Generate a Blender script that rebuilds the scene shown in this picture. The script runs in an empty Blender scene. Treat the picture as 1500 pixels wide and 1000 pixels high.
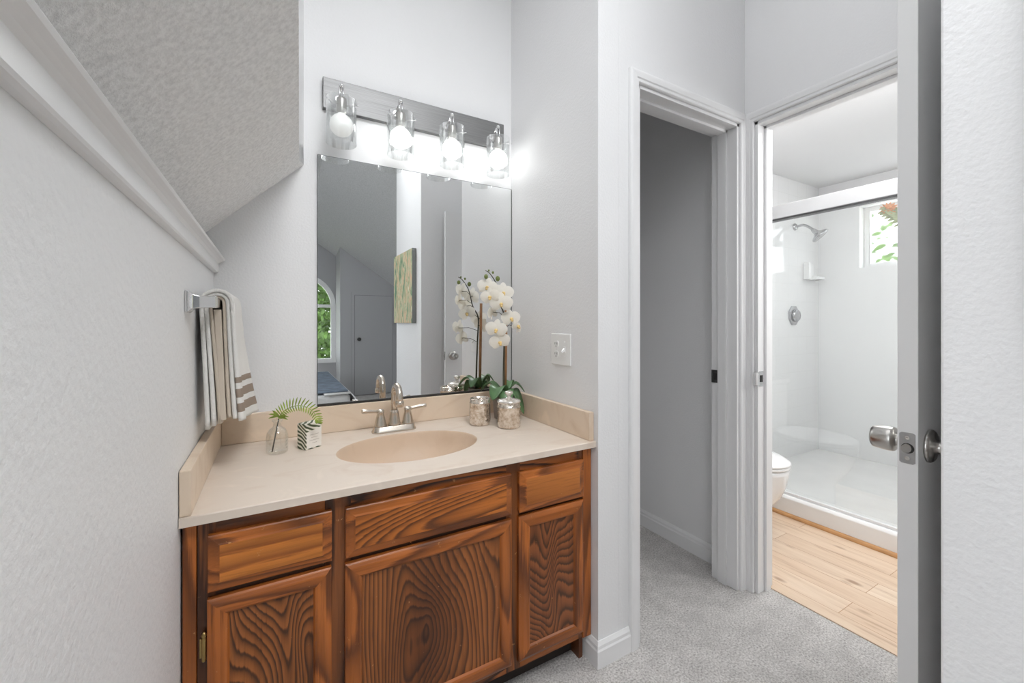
import bpy, math, random
from mathutils import Vector, Matrix

# ------------------------------------------------------------------ camera, world, lights, exposure
scn = bpy.context.scene
COL = scn.collection
PI = math.pi
YAW = math.radians(29.8)
FPX = 608.0
CAMZ = 1.18
cam_d = bpy.data.cameras.new('camera')
cam_d.sensor_fit = 'HORIZONTAL'
cam_d.sensor_width = 36.0
cam_d.lens = 36.0 * FPX / 1500.0
cam_d.shift_y = -29.0 / 1500.0
cam_d.clip_start = 0.02
cam = bpy.data.objects.new('camera', cam_d)
cam.location = (0, 0, CAMZ)
cam.rotation_euler = (PI / 2, 0, -YAW)
COL.objects.link(cam)
scn.camera = cam

scn.view_settings.view_transform = 'Standard'
scn.view_settings.look = 'None'
scn.view_settings.gamma = 1.0
scn.view_settings.use_curve_mapping = False
scn.view_settings.exposure = 0.74

world = bpy.data.worlds.new('daylight')
scn.world = world
world.use_nodes = True
wb = world.node_tree.nodes['Background']
wb.inputs[0].default_value = (0.93, 0.97, 1.0, 1)
wb.inputs[1].default_value = 2.9


def area_light(name, loc, size, power, rot=(0, 0, 0), color=(1, 1, 1)):
    d = bpy.data.lights.new(name, 'AREA')
    d.shape = 'RECTANGLE'
    d.size, d.size_y = size
    d.energy = power
    d.color = color
    o = bpy.data.objects.new(name, d)
    o.location = loc
    o.rotation_euler = rot
    COL.objects.link(o)
    return o


aim = lambda x, y, z: Vector((x, y, z)).to_track_quat('-Z', 'Y').to_euler()
area_light('hall_overhead_fill', (0.75, 0.35, 3.02), (1.4, 1.3), 4.8, color=(0.97, 0.985, 1.0))  # added overhead fill for flat hall light, no fixture known there
area_light('hall_front_fill', (0.5, -0.42, 2.85), (0.8, 0.5), 6.6, aim(-0.2, 1.0, -1.15), (0.97, 0.985, 1.0)).data.spread = 1.9  # unseen fill added behind the camera to brighten the vanity niche
area_light('bathroom_overhead_fill', (2.45, 0.75, 2.36), (0.9, 0.9), 12.5)  # fill added above the bathroom to brighten it, no lamp seen
area_light('bathroom_end_fill', (2.35, -0.30, 1.85), (0.9, 0.35), 7.5, (PI / 2, 0, 0))  # fill added behind the open door to lift bathroom ceiling and walls
area_light('bedroom_overhead_fill', (-1.2, -1.9, 2.6), (1.0, 1.0), 10)  # unseen fill added to lift the bedroom


# ------------------------------------------------------------------ helpers
def srgb(r, g, b):
    f = lambda c: (c / 255 / 12.92) if c / 255 <= 0.04045 else ((c / 255 + 0.055) / 1.055) ** 2.4
    return (f(r), f(g), f(b), 1.0)


class MB:
    """collects shapes in world coordinates; build() links them as one mesh object"""

    def __init__(self):
        self.v, self.f, self.mi = [], [], []
        self.smooth = []

    def add(self, vs, fs, mi=0, smooth=False):
        b = len(self.v)
        self.v += [Vector(p) for p in vs]
        for f in fs:
            self.f.append([b + i for i in f])
            self.mi.append(mi)
            self.smooth.append(smooth)
        return self

    def box(self, x0, x1, y0, y1, z0, z1, mi=0):
        vs = [(x, y, z) for z in (z0, z1) for y in (y0, y1) for x in (x0, x1)]
        return self.add(vs, [(0, 2, 3, 1), (4, 5, 7, 6), (0, 1, 5, 4), (1, 3, 7, 5), (3, 2, 6, 7), (2, 0, 4, 6)], mi)

    def prism(self, poly, fn, a, b, mi=0, smooth=False):
        """poly: 2-D points, fn(p, t) -> 3-D point; extruded from a to b"""
        n = len(poly)
        vs = [fn(p, a) for p in poly] + [fn(p, b) for p in poly]
        fs = [tuple(range(n))[::-1], tuple(range(n, 2 * n))]
        self.add(vs, fs, mi)
        self.add(vs, [(i, (i + 1) % n, n + (i + 1) % n, n + i) for i in range(n)], mi, smooth)
        return self

    def loft(self, rings, cap0=True, cap1=True, mi=0, smooth=True, closed=True):
        n = len(rings[0])
        vs = [p for r in rings for p in r]
        fs = []
        m = n if closed else n - 1
        for k in range(len(rings) - 1):
            for i in range(m):
                j = (i + 1) % n
                fs.append((k * n + i, k * n + j, (k + 1) * n + j, (k + 1) * n + i))
        self.add(vs, fs, mi, smooth)
        if cap0:
            self.add(rings[0], [tuple(range(n))[::-1]], mi)
        if cap1:
            self.add(rings[-1], [tuple(range(n))], mi)
        return self

    def lathe(self, prof, c=(0, 0, 0), axis='z', n=28, mi=0, cap=True, smooth=True):
        """prof: list of (radius, height along axis)"""
        c = Vector(c)
        rings = []
        for r, h in prof:
            ring = []
            for i in range(n):
                t = 2 * PI * i / n
                a, b = r * math.cos(t), r * math.sin(t)
                if axis == 'z':
                    p = Vector((a, b, h))
                elif axis == 'y':
                    p = Vector((a, h, -b))
                else:
                    p = Vector((h, a, b))
                ring.append(c + p)
            rings.append(ring)
        return self.loft(rings, cap, cap, mi, smooth)

    def tube(self, pts, rad, n=10, mi=0, cap=True):
        pts = [Vector(p) for p in pts]
        rads = rad if isinstance(rad, (list, tuple)) else [rad] * len(pts)
        rings = []
        up = None
        for k, p in enumerate(pts):
            t = (pts[min(k + 1, len(pts) - 1)] - pts[max(k - 1, 0)]).normalized()
            if up is None:
                up = Vector((0, 0, 1)) if abs(t.z) < 0.9 else Vector((1, 0, 0))
            a = t.cross(up).normalized()
            b = a.cross(t).normalized()
            up = b
            rings.append([p + (a * math.cos(2 * PI * i / n) + b * math.sin(2 * PI * i / n)) * rads[k] for i in range(n)])
        return self.loft(rings, cap, cap, mi)

    def ball(self, c, r, n=14, mi=0, sz=1.0):
        prof = [(max(1e-4, r * math.sin(PI * k / n)), -r * sz * math.cos(PI * k / n)) for k in range(n + 1)]
        return self.lathe(prof, c, 'z', 2 * n, mi, False)

    def build(self, name, mats, parent=None, bevel=0, seg=2, origin=None, auto=True):
        if not isinstance(mats, (list, tuple)):
            mats = [mats]
        if parent is not None:
            org = wloc(parent)
            if origin is not None:
                org = Vector(origin)
        else:
            org = Vector(origin) if origin is not None else None
            if org is None:
                lo = [min(p[i] for p in self.v) for i in range(3)]
                hi = [max(p[i] for p in self.v) for i in range(3)]
                org = Vector(((lo[0] + hi[0]) / 2, (lo[1] + hi[1]) / 2, lo[2]))
        me = bpy.data.meshes.new(name)
        me.from_pydata([tuple(p - org) for p in self.v], [], self.f)
        for m in mats:
            me.materials.append(m)
        for i, p in enumerate(me.polygons):
            p.material_index = self.mi[i]
            p.use_smooth = self.smooth[i]
        import bmesh
        bm = bmesh.new()
        bm.from_mesh(me)
        bmesh.ops.remove_doubles(bm, verts=bm.verts, dist=1e-6)
        bmesh.ops.recalc_face_normals(bm, faces=bm.faces)
        bm.to_mesh(me)
        bm.free()
        o = bpy.data.objects.new(name, me)
        COL.objects.link(o)
        if parent is not None:
            o.parent = parent
            o.location = org - wloc(parent)
        else:
            o.location = org
        if bevel:
            md = o.modifiers.new('bevel', 'BEVEL')
            md.width = bevel
            md.segments = seg
            md.limit_method = 'ANGLE'
            md.angle_limit = math.radians(40)
        return o


def wloc(o):
    p = Vector((0, 0, 0))
    while o is not None:
        p += Vector(o.location)
        o = o.parent
    return p


def tag(o, label, cat, group=None, kind=None):
    o['label'] = label
    o['category'] = cat
    if group:
        o['group'] = group
    if kind:
        o['kind'] = kind
    return o


def thing(name, label, cat, loc, group=None, kind=None):
    o = bpy.data.objects.new(name, None)
    o.empty_display_size = 0.05
    o.location = loc
    COL.objects.link(o)
    return tag(o, label, cat, group, kind)


def struct(name, mb, mat, label, cat, bevel=0, parent=None):
    o = mb.build(name, mat, parent, bevel)
    if parent is None:
        tag(o, label, cat, None, 'structure')
    return o


def copy_tree(o, loc=None, parent=None):
    c = o.copy()
    COL.objects.link(c)
    if parent is not None:
        c.parent = parent
    if loc is not None:
        c.location = loc
    for ch in list(o.children):
        copy_tree(ch, None, c)
    return c


# ------------------------------------------------------------------ materials
def new_mat(name):
    m = bpy.data.materials.new(name)
    m.use_nodes = True
    nt = m.node_tree
    return m, nt, nt.nodes['Principled BSDF']


def N(nt, typ, **kw):
    n = nt.nodes.new(typ)
    for k, v in kw.items():
        if k.startswith('i_'):
            n.inputs[k[2:].replace('_', ' ')].default_value = v
        else:
            setattr(n, k, v)
    return n


def ramp(nt, fac, stops):
    r = nt.nodes.new('ShaderNodeValToRGB')
    e = r.color_ramp.elements
    while len(e) < len(stops):
        e.new(0.5)
    for k, (p, c) in enumerate(stops):
        e[k].position = p
        e[k].color = c if len(c) == 4 else (*c, 1)
    nt.links.new(fac, r.inputs[0])
    return r


def coords(nt, scale=(1, 1, 1), loc=(0, 0, 0), rot=(0, 0, 0), kind='Object'):
    tc = nt.nodes.new('ShaderNodeTexCoord')
    mp = nt.nodes.new('ShaderNodeMapping')
    mp.inputs['Scale'].default_value = scale
    mp.inputs['Location'].default_value = loc
    mp.inputs['Rotation'].default_value = rot
    nt.links.new(tc.outputs[kind], mp.inputs[0])
    return mp.outputs[0]


def plain(name, col, rough=0.5, metal=0.0, bump=None, var=None, coat=0, spec=None):
    m, nt, b = new_mat(name)
    b.inputs['Base Color'].default_value = col
    b.inputs['Roughness'].default_value = rough
    b.inputs['Metallic'].default_value = metal
    if coat:
        b.inputs['Coat Weight'].default_value = coat
        b.inputs['Coat Roughness'].default_value = 0.08
    if spec is not None:
        b.inputs['Specular IOR Level'].default_value = spec
    v = coords(nt)
    if bump:
        sc, st, dist, det = bump
        n = N(nt, 'ShaderNodeTexNoise', i_Scale=sc, i_Detail=det)
        nt.links.new(v, n.inputs['Vector'])
        bp = N(nt, 'ShaderNodeBump', i_Strength=st, i_Distance=dist)
        nt.links.new(n.outputs['Fac'], bp.inputs['Height'])
        nt.links.new(bp.outputs[0], b.inputs['Normal'])
    # slight natural variation of tone so that nothing is perfectly flat
    sc, amt = var if var else (6.0, 0.03)
    n2 = N(nt, 'ShaderNodeTexNoise', i_Scale=sc, i_Detail=3.0)
    nt.links.new(v, n2.inputs['Vector'])
    lo = tuple(c * (1 - amt) for c in col[:3])
    hi = tuple(min(1, c * (1 + amt)) for c in col[:3])
    r = ramp(nt, n2.outputs['Fac'], [(0.3, lo), (0.7, hi)])
    nt.links.new(r.outputs[0], b.inputs['Base Color'])
    return m


def wood(name, axis, seed, light, dark, rings=11.0, scale=4.2, stretch=0.2, rough=0.34, contrast=0.55, kz=0.0, heart=None):
    m, nt, b = new_mat(name)
    s = {'x': (stretch, 1, 1), 'z': (1, 1, stretch), 'y': (1, stretch, 1)}[axis]
    v = coords(nt, s, (seed * 1.37, seed * 0.71, seed * 2.13))
    n = N(nt, 'ShaderNodeTexNoise', i_Scale=scale, i_Detail=1.0, i_Roughness=0.4, i_Distortion=0.4)
    nt.links.new(v, n.inputs['Vector'])
    mul = N(nt, 'ShaderNodeMath', operation='MULTIPLY')
    mul.inputs[1].default_value = rings
    nt.links.new(n.outputs['Fac'], mul.inputs[0])
    heart_r = None
    if kz or heart:
        sp = N(nt, 'ShaderNodeSeparateXYZ')
        nt.links.new(coords(nt), sp.inputs[0])
        ad = N(nt, 'ShaderNodeMath', operation='MULTIPLY_ADD')
        ad.inputs[1].default_value = kz
        nt.links.new(sp.outputs['Z'], ad.inputs[0])
        nt.links.new(mul.outputs[0], ad.inputs[2])
        mul = ad
        if heart:
            hx_, hz_, hs_, hk_ = heart      # rings around a knot-like heart, drawn out along the grain
            vh = coords(nt, (1, 0, hs_), (-hx_, 0, -hz_ * hs_))
            ln = N(nt, 'ShaderNodeVectorMath', operation='LENGTH')
            nt.links.new(vh, ln.inputs[0])
            ad = N(nt, 'ShaderNodeMath', operation='MULTIPLY_ADD')
            ad.inputs[1].default_value = hk_
            nt.links.new(ln.outputs['Value'], ad.inputs[0])
            nt.links.new(mul.outputs[0], ad.inputs[2])
            mul = ad
            heart_r = ln.outputs['Value']
    # ragged grain lines
    s2 = {'x': (6, 140, 140), 'z': (140, 140, 6), 'y': (140, 6, 140)}[axis]
    v2 = coords(nt, s2, (seed, seed, seed))
    n2 = N(nt, 'ShaderNodeTexNoise', i_Scale=1.0, i_Detail=3.0, i_Roughness=0.6)
    nt.links.new(v2, n2.inputs['Vector'])
    ma = N(nt, 'ShaderNodeMath', operation='MULTIPLY_ADD')
    ma.inputs[1].default_value = 0.45
    nt.links.new(n2.outputs['Fac'], ma.inputs[0])
    nt.links.new(mul.outputs[0], ma.inputs[2])
    fr = N(nt, 'ShaderNodeMath', operation='FRACT')
    nt.links.new(ma.outputs[0], fr.inputs[0])
    mid = tuple(a * 0.55 + c * 0.45 for a, c in zip(light[:3], dark[:3]))
    r = ramp(nt, fr.outputs[0], [(0.0, dark[:3]), (0.10, tuple(c * 1.25 for c in dark[:3])), (0.24, tuple(min(1, c * 1.15) for c in light[:3])), (0.5, light[:3]), (0.8, mid), (1.0, dark[:3])])
    # fine pores
    r2 = ramp(nt, n2.outputs['Fac'], [(0.36, (0.45, 0.42, 0.4)), (0.52, (1, 1, 1))])
    mx = N(nt, 'ShaderNodeMix', data_type='RGBA', blend_type='MULTIPLY')
    mx.inputs[0].default_value = 0.8 * contrast
    nt.links.new(r.outputs[0], mx.inputs[6])
    nt.links.new(r2.outputs[0], mx.inputs[7])
    # broad tone drift of the board
    v3 = coords(nt, (1, 1, 1), (seed * 3, 0, seed))
    n3 = N(nt, 'ShaderNodeTexNoise', i_Scale=3.5, i_Detail=2.0)
    nt.links.new(v3, n3.inputs['Vector'])
    r3 = ramp(nt, n3.outputs['Fac'], [(0.3, (0.72, 0.68, 0.65)), (0.62, (1, 1, 1))])
    mx2 = N(nt, 'ShaderNodeMix', data_type='RGBA', blend_type='MULTIPLY')
    mx2.inputs[0].default_value = 0.7
    nt.links.new(mx.outputs[2], mx2.inputs[6])
    nt.links.new(r3.outputs[0], mx2.inputs[7])
    if heart_r is not None:
        rh = ramp(nt, heart_r, [(0.02, (0.42, 0.38, 0.36)), (0.13, (1, 1, 1))])
        mh = N(nt, 'ShaderNodeMix', data_type='RGBA', blend_type='MULTIPLY')
        mh.inputs[0].default_value = 1.0
        nt.links.new(mx2.outputs[2], mh.inputs[6])
        nt.links.new(rh.outputs[0], mh.inputs[7])
        mx2 = mh
    # small worn flecks in the varnish
    v4 = coords(nt, (1, 1, 1), (seed, seed * 5, 2))
    n4 = N(nt, 'ShaderNodeTexNoise', i_Scale=46.0, i_Detail=4.0, i_Roughness=0.7)
    nt.links.new(v4, n4.inputs['Vector'])
    r4 = ramp(nt, n4.outputs['Fac'], [(0.675, (0, 0, 0)), (0.73, (0.8, 0.8, 0.8))])
    mx3 = N(nt, 'ShaderNodeMix', data_type='RGBA', blend_type='MIX')
    nt.links.new(r4.outputs[0], mx3.inputs[0])
    nt.links.new(mx2.outputs[2], mx3.inputs[6])
    mx3.inputs[7].default_value = srgb(205, 150, 95)
    nt.links.new(mx3.outputs[2], b.inputs['Base Color'])
    b.inputs['Roughness'].default_value = rough
    bp = N(nt, 'ShaderNodeBump', i_Strength=0.25, i_Distance=0.0006)
    nt.links.new(r2.outputs[0], bp.inputs['Height'])
    nt.links.new(bp.outputs[0], b.inputs['Normal'])
    return m


def thin_glass(name, tint=(0.97, 0.98, 0.98), edge=0.5, base=0.05, rough=0.0, blend=0.35):
    """clear thin-walled glass: mostly see-through, brighter reflections at grazing angles"""
    m = bpy.data.materials.new(name)
    m.use_nodes = True
    nt = m.node_tree
    nt.nodes.clear()
    out = nt.nodes.new('ShaderNodeOutputMaterial')
    tr = N(nt, 'ShaderNodeBsdfTransparent')
    tr.inputs[0].default_value = (*tint, 1)
    gl = N(nt, 'ShaderNodeBsdfGlossy')
    gl.inputs['Roughness'].default_value = rough
    gl.inputs[0].default_value = (0.95, 0.95, 0.95, 1)
    lw = N(nt, 'ShaderNodeLayerWeight', i_Blend=blend)
    ma = N(nt, 'ShaderNodeMath', operation='MULTIPLY_ADD', use_clamp=True)
    nt.links.new(lw.outputs['Facing'], ma.inputs[0])
    ma.inputs[1].default_value = edge
    ma.inputs[2].default_value = base
    mx = nt.nodes.new('ShaderNodeMixShader')
    nt.links.new(ma.outputs[0], mx.inputs[0])
    nt.links.new(tr.outputs[0], mx.inputs[1])
    nt.links.new(gl.outputs[0], mx.inputs[2])
    nt.links.new(mx.outputs[0], out.inputs[0])
    return m


def emit(name, col, st):
    m, nt, b = new_mat(name)
    b.inputs['Base Color'].default_value = (0.9, 0.9, 0.88, 1)
    b.inputs['Emission Color'].default_value = (*col, 1)
    b.inputs['Emission Strength'].default_value = st
    return m


M = {}
WALLC = (0.83, 0.83, 0.838, 1)
M['wall'] = plain('painted wall orange peel', WALLC, 0.55, bump=(140, 0.22, 0.004, 2.0), var=(1.5, 0.012))
M['wall_rough'] = plain('painted wall heavier texture', (0.85, 0.85, 0.855, 1), 0.5, bump=(95, 0.32, 0.005, 3.0), var=(1.5, 0.012))
M['bedroom'] = plain('dimmed bedroom wall', (0.44, 0.44, 0.45, 1), 0.6, var=(1.5, 0.012))  # dimness of the mirrored bedroom put into a darker wall colour
M['trim'] = plain('white gloss trim paint', (0.84, 0.84, 0.845, 1), 0.28, var=(2, 0.01))
M['door'] = plain('white door paint', (0.82, 0.82, 0.82, 1), 0.35, var=(2, 0.01))
M['bath_wall'] = plain('white glossy surround', (0.86, 0.86, 0.865, 1), 0.12, var=(2, 0.008))
M['flat_ceiling'] = plain('flat white ceiling', (0.82, 0.82, 0.82, 1), 0.7, var=(2, 0.01))
M['porcelain'] = plain('white porcelain', (0.88, 0.88, 0.88, 1), 0.08, coat=0.5)
M['chrome'] = plain('chrome', (0.78, 0.78, 0.79, 1), 0.12, 1.0, var=(9, 0.02))
M['satin'] = plain('satin nickel', (0.56, 0.545, 0.52, 1), 0.28, 1.0, var=(30, 0.04))
M['latch'] = plain('worn steel latch', (0.42, 0.42, 0.42, 1), 0.3, 1.0, var=(60, 0.08))
M['nickel'] = plain('warm brushed nickel', (0.66, 0.60, 0.53, 1), 0.27, 1.0, var=(30, 0.05))
M['chrome_bath'] = plain('chrome in the shower', (0.48, 0.48, 0.49, 1), 0.16, 1.0, var=(9, 0.03))
M['dark_metal'] = plain('dark tarnished metal', (0.09, 0.09, 0.09, 1), 0.4, 1.0)
M['black'] = plain('black edge', (0.015, 0.015, 0.015, 1), 0.5)
M['shadow_gap'] = plain('dark recess shade', (0.03, 0.022, 0.018, 1), 0.8)  # recess shade painted near-black, for toe kick and gap liner
M['brass'] = plain('aged brass', (0.42, 0.30, 0.12, 1), 0.4, 1.0)
M['plastic'] = plain('white plastic', (0.85, 0.85, 0.84, 1), 0.3)
M['slot'] = plain('dark slot', (0.05, 0.05, 0.05, 1), 0.6)
M['bulb_on'] = emit('lit frosted bulb', (1.0, 0.99, 0.97), 4.5)
M['bulb_dim'] = emit('dim frosted bulb', (1.0, 0.99, 0.97), 0.25)
M['shade_glass'] = thin_glass('clear shade glass', edge=0.8, base=0.02, blend=0.28)
M['clear_glass'] = thin_glass('clear bottle glass', (0.95, 0.96, 0.95), edge=0.55, base=0.05, blend=0.35)
M['window_glass'] = thin_glass('window pane glass', edge=0.2, base=0.02)
def m_obscure():
    m = bpy.data.materials.new('obscure glass')
    m.use_nodes = True
    nt = m.node_tree
    nt.nodes.clear()
    out = nt.nodes.new('ShaderNodeOutputMaterial')
    rf = N(nt, 'ShaderNodeBsdfRefraction', i_Roughness=0.32, i_IOR=1.03)
    nt.links.new(rf.outputs[0], out.inputs[0])
    return m


M['obscure'] = m_obscure()
M['shower_glass'] = thin_glass('shower door glass', (0.975, 0.985, 0.98), edge=0.25, base=0.05)
M['pot'] = plain('grey stone pot', srgb(150, 140, 132), 0.6, bump=(60, 0.3, 0.002, 3))
M['leaf'] = plain('orchid leaf', srgb(92, 126, 84), 0.38, var=(18, 0.3))
M['stem'] = plain('dark green stem', srgb(62, 60, 46), 0.5, var=(40, 0.3))
M['bud'] = plain('green bud', srgb(110, 122, 62), 0.5, var=(40, 0.3))
M['stake'] = plain('bamboo stake', srgb(168, 122, 84), 0.55, var=(25, 0.15))
M['moss'] = plain('dry moss', srgb(84, 80, 50), 0.9, bump=(80, 1.0, 0.01, 3), var=(40, 0.4))
M['fern'] = plain('fern green', srgb(142, 164, 66), 0.5, var=(40, 0.35))
M['wax'] = plain('ivory candle wax', srgb(232, 222, 208), 0.5)
M['carcass'] = plain('dark stained cabinet side', srgb(92, 50, 24), 0.45, var=(10, 0.2))


def m_popcorn(name, lo, hi):
    m, nt, b = new_mat(name)
    v = coords(nt)
    n = N(nt, 'ShaderNodeTexNoise', i_Scale=95.0, i_Detail=4.0, i_Roughness=0.65)
    nt.links.new(v, n.inputs['Vector'])
    r = ramp(nt, n.outputs['Fac'], [(0.32, (lo, lo, lo)), (0.62, (hi, hi, hi))])
    nt.links.new(r.outputs[0], b.inputs['Base Color'])
    b.inputs['Roughness'].default_value = 0.95
    b.inputs['Specular IOR Level'].default_value = 0.1
    bp = N(nt, 'ShaderNodeBump', i_Strength=0.45, i_Distance=0.008)
    nt.links.new(n.outputs['Fac'], bp.inputs['Height'])
    nt.links.new(bp.outputs[0], b.inputs['Normal'])
    return m


M['popcorn'] = m_popcorn('popcorn ceiling', 0.76, 0.92)
M['popcorn_dim'] = m_popcorn('dimmed popcorn ceiling', 0.46, 0.60)  # darker copy, the bedroom's dimness put into the colour


def m_carpet():
    m, nt, b = new_mat('grey cut pile carpet')
    v = coords(nt)
    n = N(nt, 'ShaderNodeTexNoise', i_Scale=150.0, i_Detail=5.0, i_Roughness=0.75)
    nt.links.new(v, n.inputs['Vector'])
    n2 = N(nt, 'ShaderNodeTexNoise', i_Scale=14.0, i_Detail=3.0)
    nt.links.new(v, n2.inputs['Vector'])
    r = ramp(nt, n.outputs['Fac'], [(0.30, srgb(128, 124, 121)), (0.5, srgb(214, 210, 207)), (0.68, srgb(246, 244, 242))])
    r2 = ramp(nt, n2.outputs['Fac'], [(0.3, (0.80, 0.80, 0.80)), (0.7, (1, 1, 1))])
    mx = N(nt, 'ShaderNodeMix', data_type='RGBA', blend_type='MULTIPLY')
    mx.inputs[0].default_value = 1.0
    nt.links.new(r.outputs[0], mx.inputs[6])
    nt.links.new(r2.outputs[0], mx.inputs[7])
    nt.links.new(mx.outputs[2], b.inputs['Base Color'])
    b.inputs['Roughness'].default_value = 1.0
    b.inputs['Specular IOR Level'].default_value = 0.05
    b.inputs['Sheen Weight'].default_value = 0.15
    bp = N(nt, 'ShaderNodeBump', i_Strength=0.6, i_Distance=0.008)
    nt.links.new(n.outputs['Fac'], bp.inputs['Height'])
    nt.links.new(bp.outputs[0], b.inputs['Normal'])
    return m


M['carpet'] = m_carpet()


def m_marble(name, base, vein):
    m, nt, b = new_mat(name)
    v = coords(nt, (1, 1.6, 1), (3, 1, 0), (0, 0, 0.5))
    n = N(nt, 'ShaderNodeTexNoise', i_Scale=5.0, i_Detail=4.0, i_Roughness=0.55, i_Distortion=1.6)
    nt.links.new(v, n.inputs['Vector'])
    lite = tuple(min(1, c * 1.10) for c in base[:3])
    r = ramp(nt, n.outputs['Fac'], [(0.3, vein[:3]), (0.46, base[:3]), (0.60, base[:3]), (0.72, lite)])
    nt.links.new(r.outputs[0], b.inputs['Base Color'])
    b.inputs['Roughness'].default_value = 0.42
    b.inputs['Specular IOR Level'].default_value = 0.35
    return m


M['marble'] = m_marble('cream cultured marble', srgb(226, 212, 198), srgb(219, 202, 186))
M['marble_splash'] = m_marble('tan cultured marble', srgb(228, 208, 186), srgb(219, 196, 172))
M['marble_bowl'] = m_marble('tan basin marble', srgb(214, 190, 166), srgb(208, 183, 158))


def m_planks():
    m, nt, b = new_mat('pale pine laminate planks')
    v = coords(nt, (1, 1, 1), (0, 0, 0), (0, 0, PI / 2), 'Generated')
    tc = nt.nodes.new('ShaderNodeTexCoord')
    mp = nt.nodes.new('ShaderNodeMapping')
    mp.inputs['Rotation'].default_value = (0, 0, PI / 2)
    nt.links.new(tc.outputs['Object'], mp.inputs[0])
    br = N(nt, 'ShaderNodeTexBrick')
    br.offset = 0.37
    br.inputs['Color1'].default_value = srgb(232, 212, 190)
    br.inputs['Color2'].default_value = srgb(220, 194, 168)
    br.inputs['Mortar'].default_value = srgb(176, 132, 96)
    br.inputs['Scale'].default_value = 1.0
    br.inputs['Mortar Size'].default_value = 0.0012
    br.inputs['Brick Width'].default_value = 1.2
    br.inputs['Row Height'].default_value = 0.125
    nt.links.new(mp.outputs[0], br.inputs['Vector'])
    v2 = coords(nt, (14, 1.2, 1))
    n = N(nt, 'ShaderNodeTexNoise', i_Scale=2.2, i_Detail=5.0, i_Roughness=0.6, i_Distortion=0.6)
    nt.links.new(v2, n.inputs['Vector'])
    r = ramp(nt, n.outputs['Fac'], [(0.28, (0.62, 0.52, 0.45)), (0.42, (0.9, 0.86, 0.82)), (0.6, (1, 1, 1)), (0.75, (1.0, 0.97, 0.95))])
    mx = N(nt, 'ShaderNodeMix', data_type='RGBA', blend_type='MULTIPLY')
    mx.inputs[0].default_value = 0.9
    nt.links.new(br.outputs['Color'], mx.inputs[6])
    nt.links.new(r.outputs[0], mx.inputs[7])
    # knots
    v3 = coords(nt, (7.0, 3.2, 1))
    vo = N(nt, 'ShaderNodeTexVoronoi', i_Scale=1.0)
    nt.links.new(v3, vo.inputs['Vector'])
    r3 = ramp(nt, vo.outputs['Distance'], [(0.05, (0.45, 0.33, 0.25)), (0.13, (1, 1, 1))])
    mx2 = N(nt, 'ShaderNodeMix', data_type='RGBA', blend_type='MULTIPLY')
    mx2.inputs[0].default_value = 0.8
    nt.links.new(mx.outputs[2], mx2.inputs[6])
    nt.links.new(r3.outputs[0], mx2.inputs[7])
    nt.links.new(mx2.outputs[2], b.inputs['Base Color'])
    b.inputs['Roughness'].default_value = 0.35
    return m


M['header'] = plain('grey satin painted aluminium', (0.42, 0.42, 0.425, 1), 0.4)
M['planks'] = m_planks()
M['quarter'] = plain('brown quarter round', srgb(188, 140, 92), 0.4, var=(8, 0.15))


def m_tile():
    m, nt, b = new_mat('white glazed wall tile')
    v = coords(nt, (1, 1, 1), (0, 0, 0), (PI / 2, 0, 0))
    br = N(nt, 'ShaderNodeTexBrick')
    br.offset = 0.0
    br.inputs['Color1'].default_value = (0.86, 0.86, 0.865, 1)
    br.inputs['Color2'].default_value = (0.85, 0.85, 0.855, 1)
    br.inputs['Mortar'].default_value = (0.80, 0.80, 0.80, 1)
    br.inputs['Scale'].default_value = 1.0
    br.inputs['Mortar Size'].default_value = 0.0018
    br.inputs['Brick Width'].default_value = 0.15
    br.inputs['Row Height'].default_value = 0.15
    nt.links.new(v, br.inputs['Vector'])
    nt.links.new(br.outputs['Color'], b.inputs['Base Color'])
    b.inputs['Roughness'].default_value = 0.08
    return m


M['tile'] = m_tile()


def m_mirror():
    m, nt, b = new_mat('silvered mirror')
    b.inputs['Base Color'].default_value = (0.86, 0.87, 0.87, 1)
    b.inputs['Metallic'].default_value = 1.0
    b.inputs['Roughness'].default_value = 0.0
    return m


M['mirror'] = m_mirror()


def m_brushed():
    m, nt, b = new_mat('brushed steel backplate')
    v = coords(nt, (2, 2, 260))
    n = N(nt, 'ShaderNodeTexNoise', i_Scale=2.0, i_Detail=3.0)
    nt.links.new(v, n.inputs['Vector'])
    r = ramp(nt, n.outputs['Fac'], [(0.3, (0.17, 0.17, 0.17)), (0.7, (0.25, 0.25, 0.25))])
    nt.links.new(r.outputs[0], b.inputs['Base Color'])
    b.inputs['Metallic'].default_value = 1.0
    b.inputs['Roughness'].default_value = 0.46
    return m


M['brushed'] = m_brushed()


def m_mercury():
    m, nt, b = new_mat('mercury glass')
    v = coords(nt)
    vo = N(nt, 'ShaderNodeTexVoronoi', i_Scale=130.0)
    nt.links.new(v, vo.inputs['Vector'])
    n = N(nt, 'ShaderNodeTexNoise', i_Scale=60.0, i_Detail=4.0, i_Roughness=0.7)
    nt.links.new(v, n.inputs['Vector'])
    r = ramp(nt, n.outputs['Fac'], [(0.33, srgb(176, 160, 144)), (0.5, srgb(222, 211, 198)), (0.68, srgb(246, 242, 236))])
    nt.links.new(r.outputs[0], b.inputs['Base Color'])
    b.inputs['Metallic'].default_value = 0.85
    b.inputs['Roughness'].default_value = 0.14
    bp = N(nt, 'ShaderNodeBump', i_Strength=0.5, i_Distance=0.002)
    nt.links.new(vo.outputs['Distance'], bp.inputs['Height'])
    nt.links.new(bp.outputs[0], b.inputs['Normal'])
    return m


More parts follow.
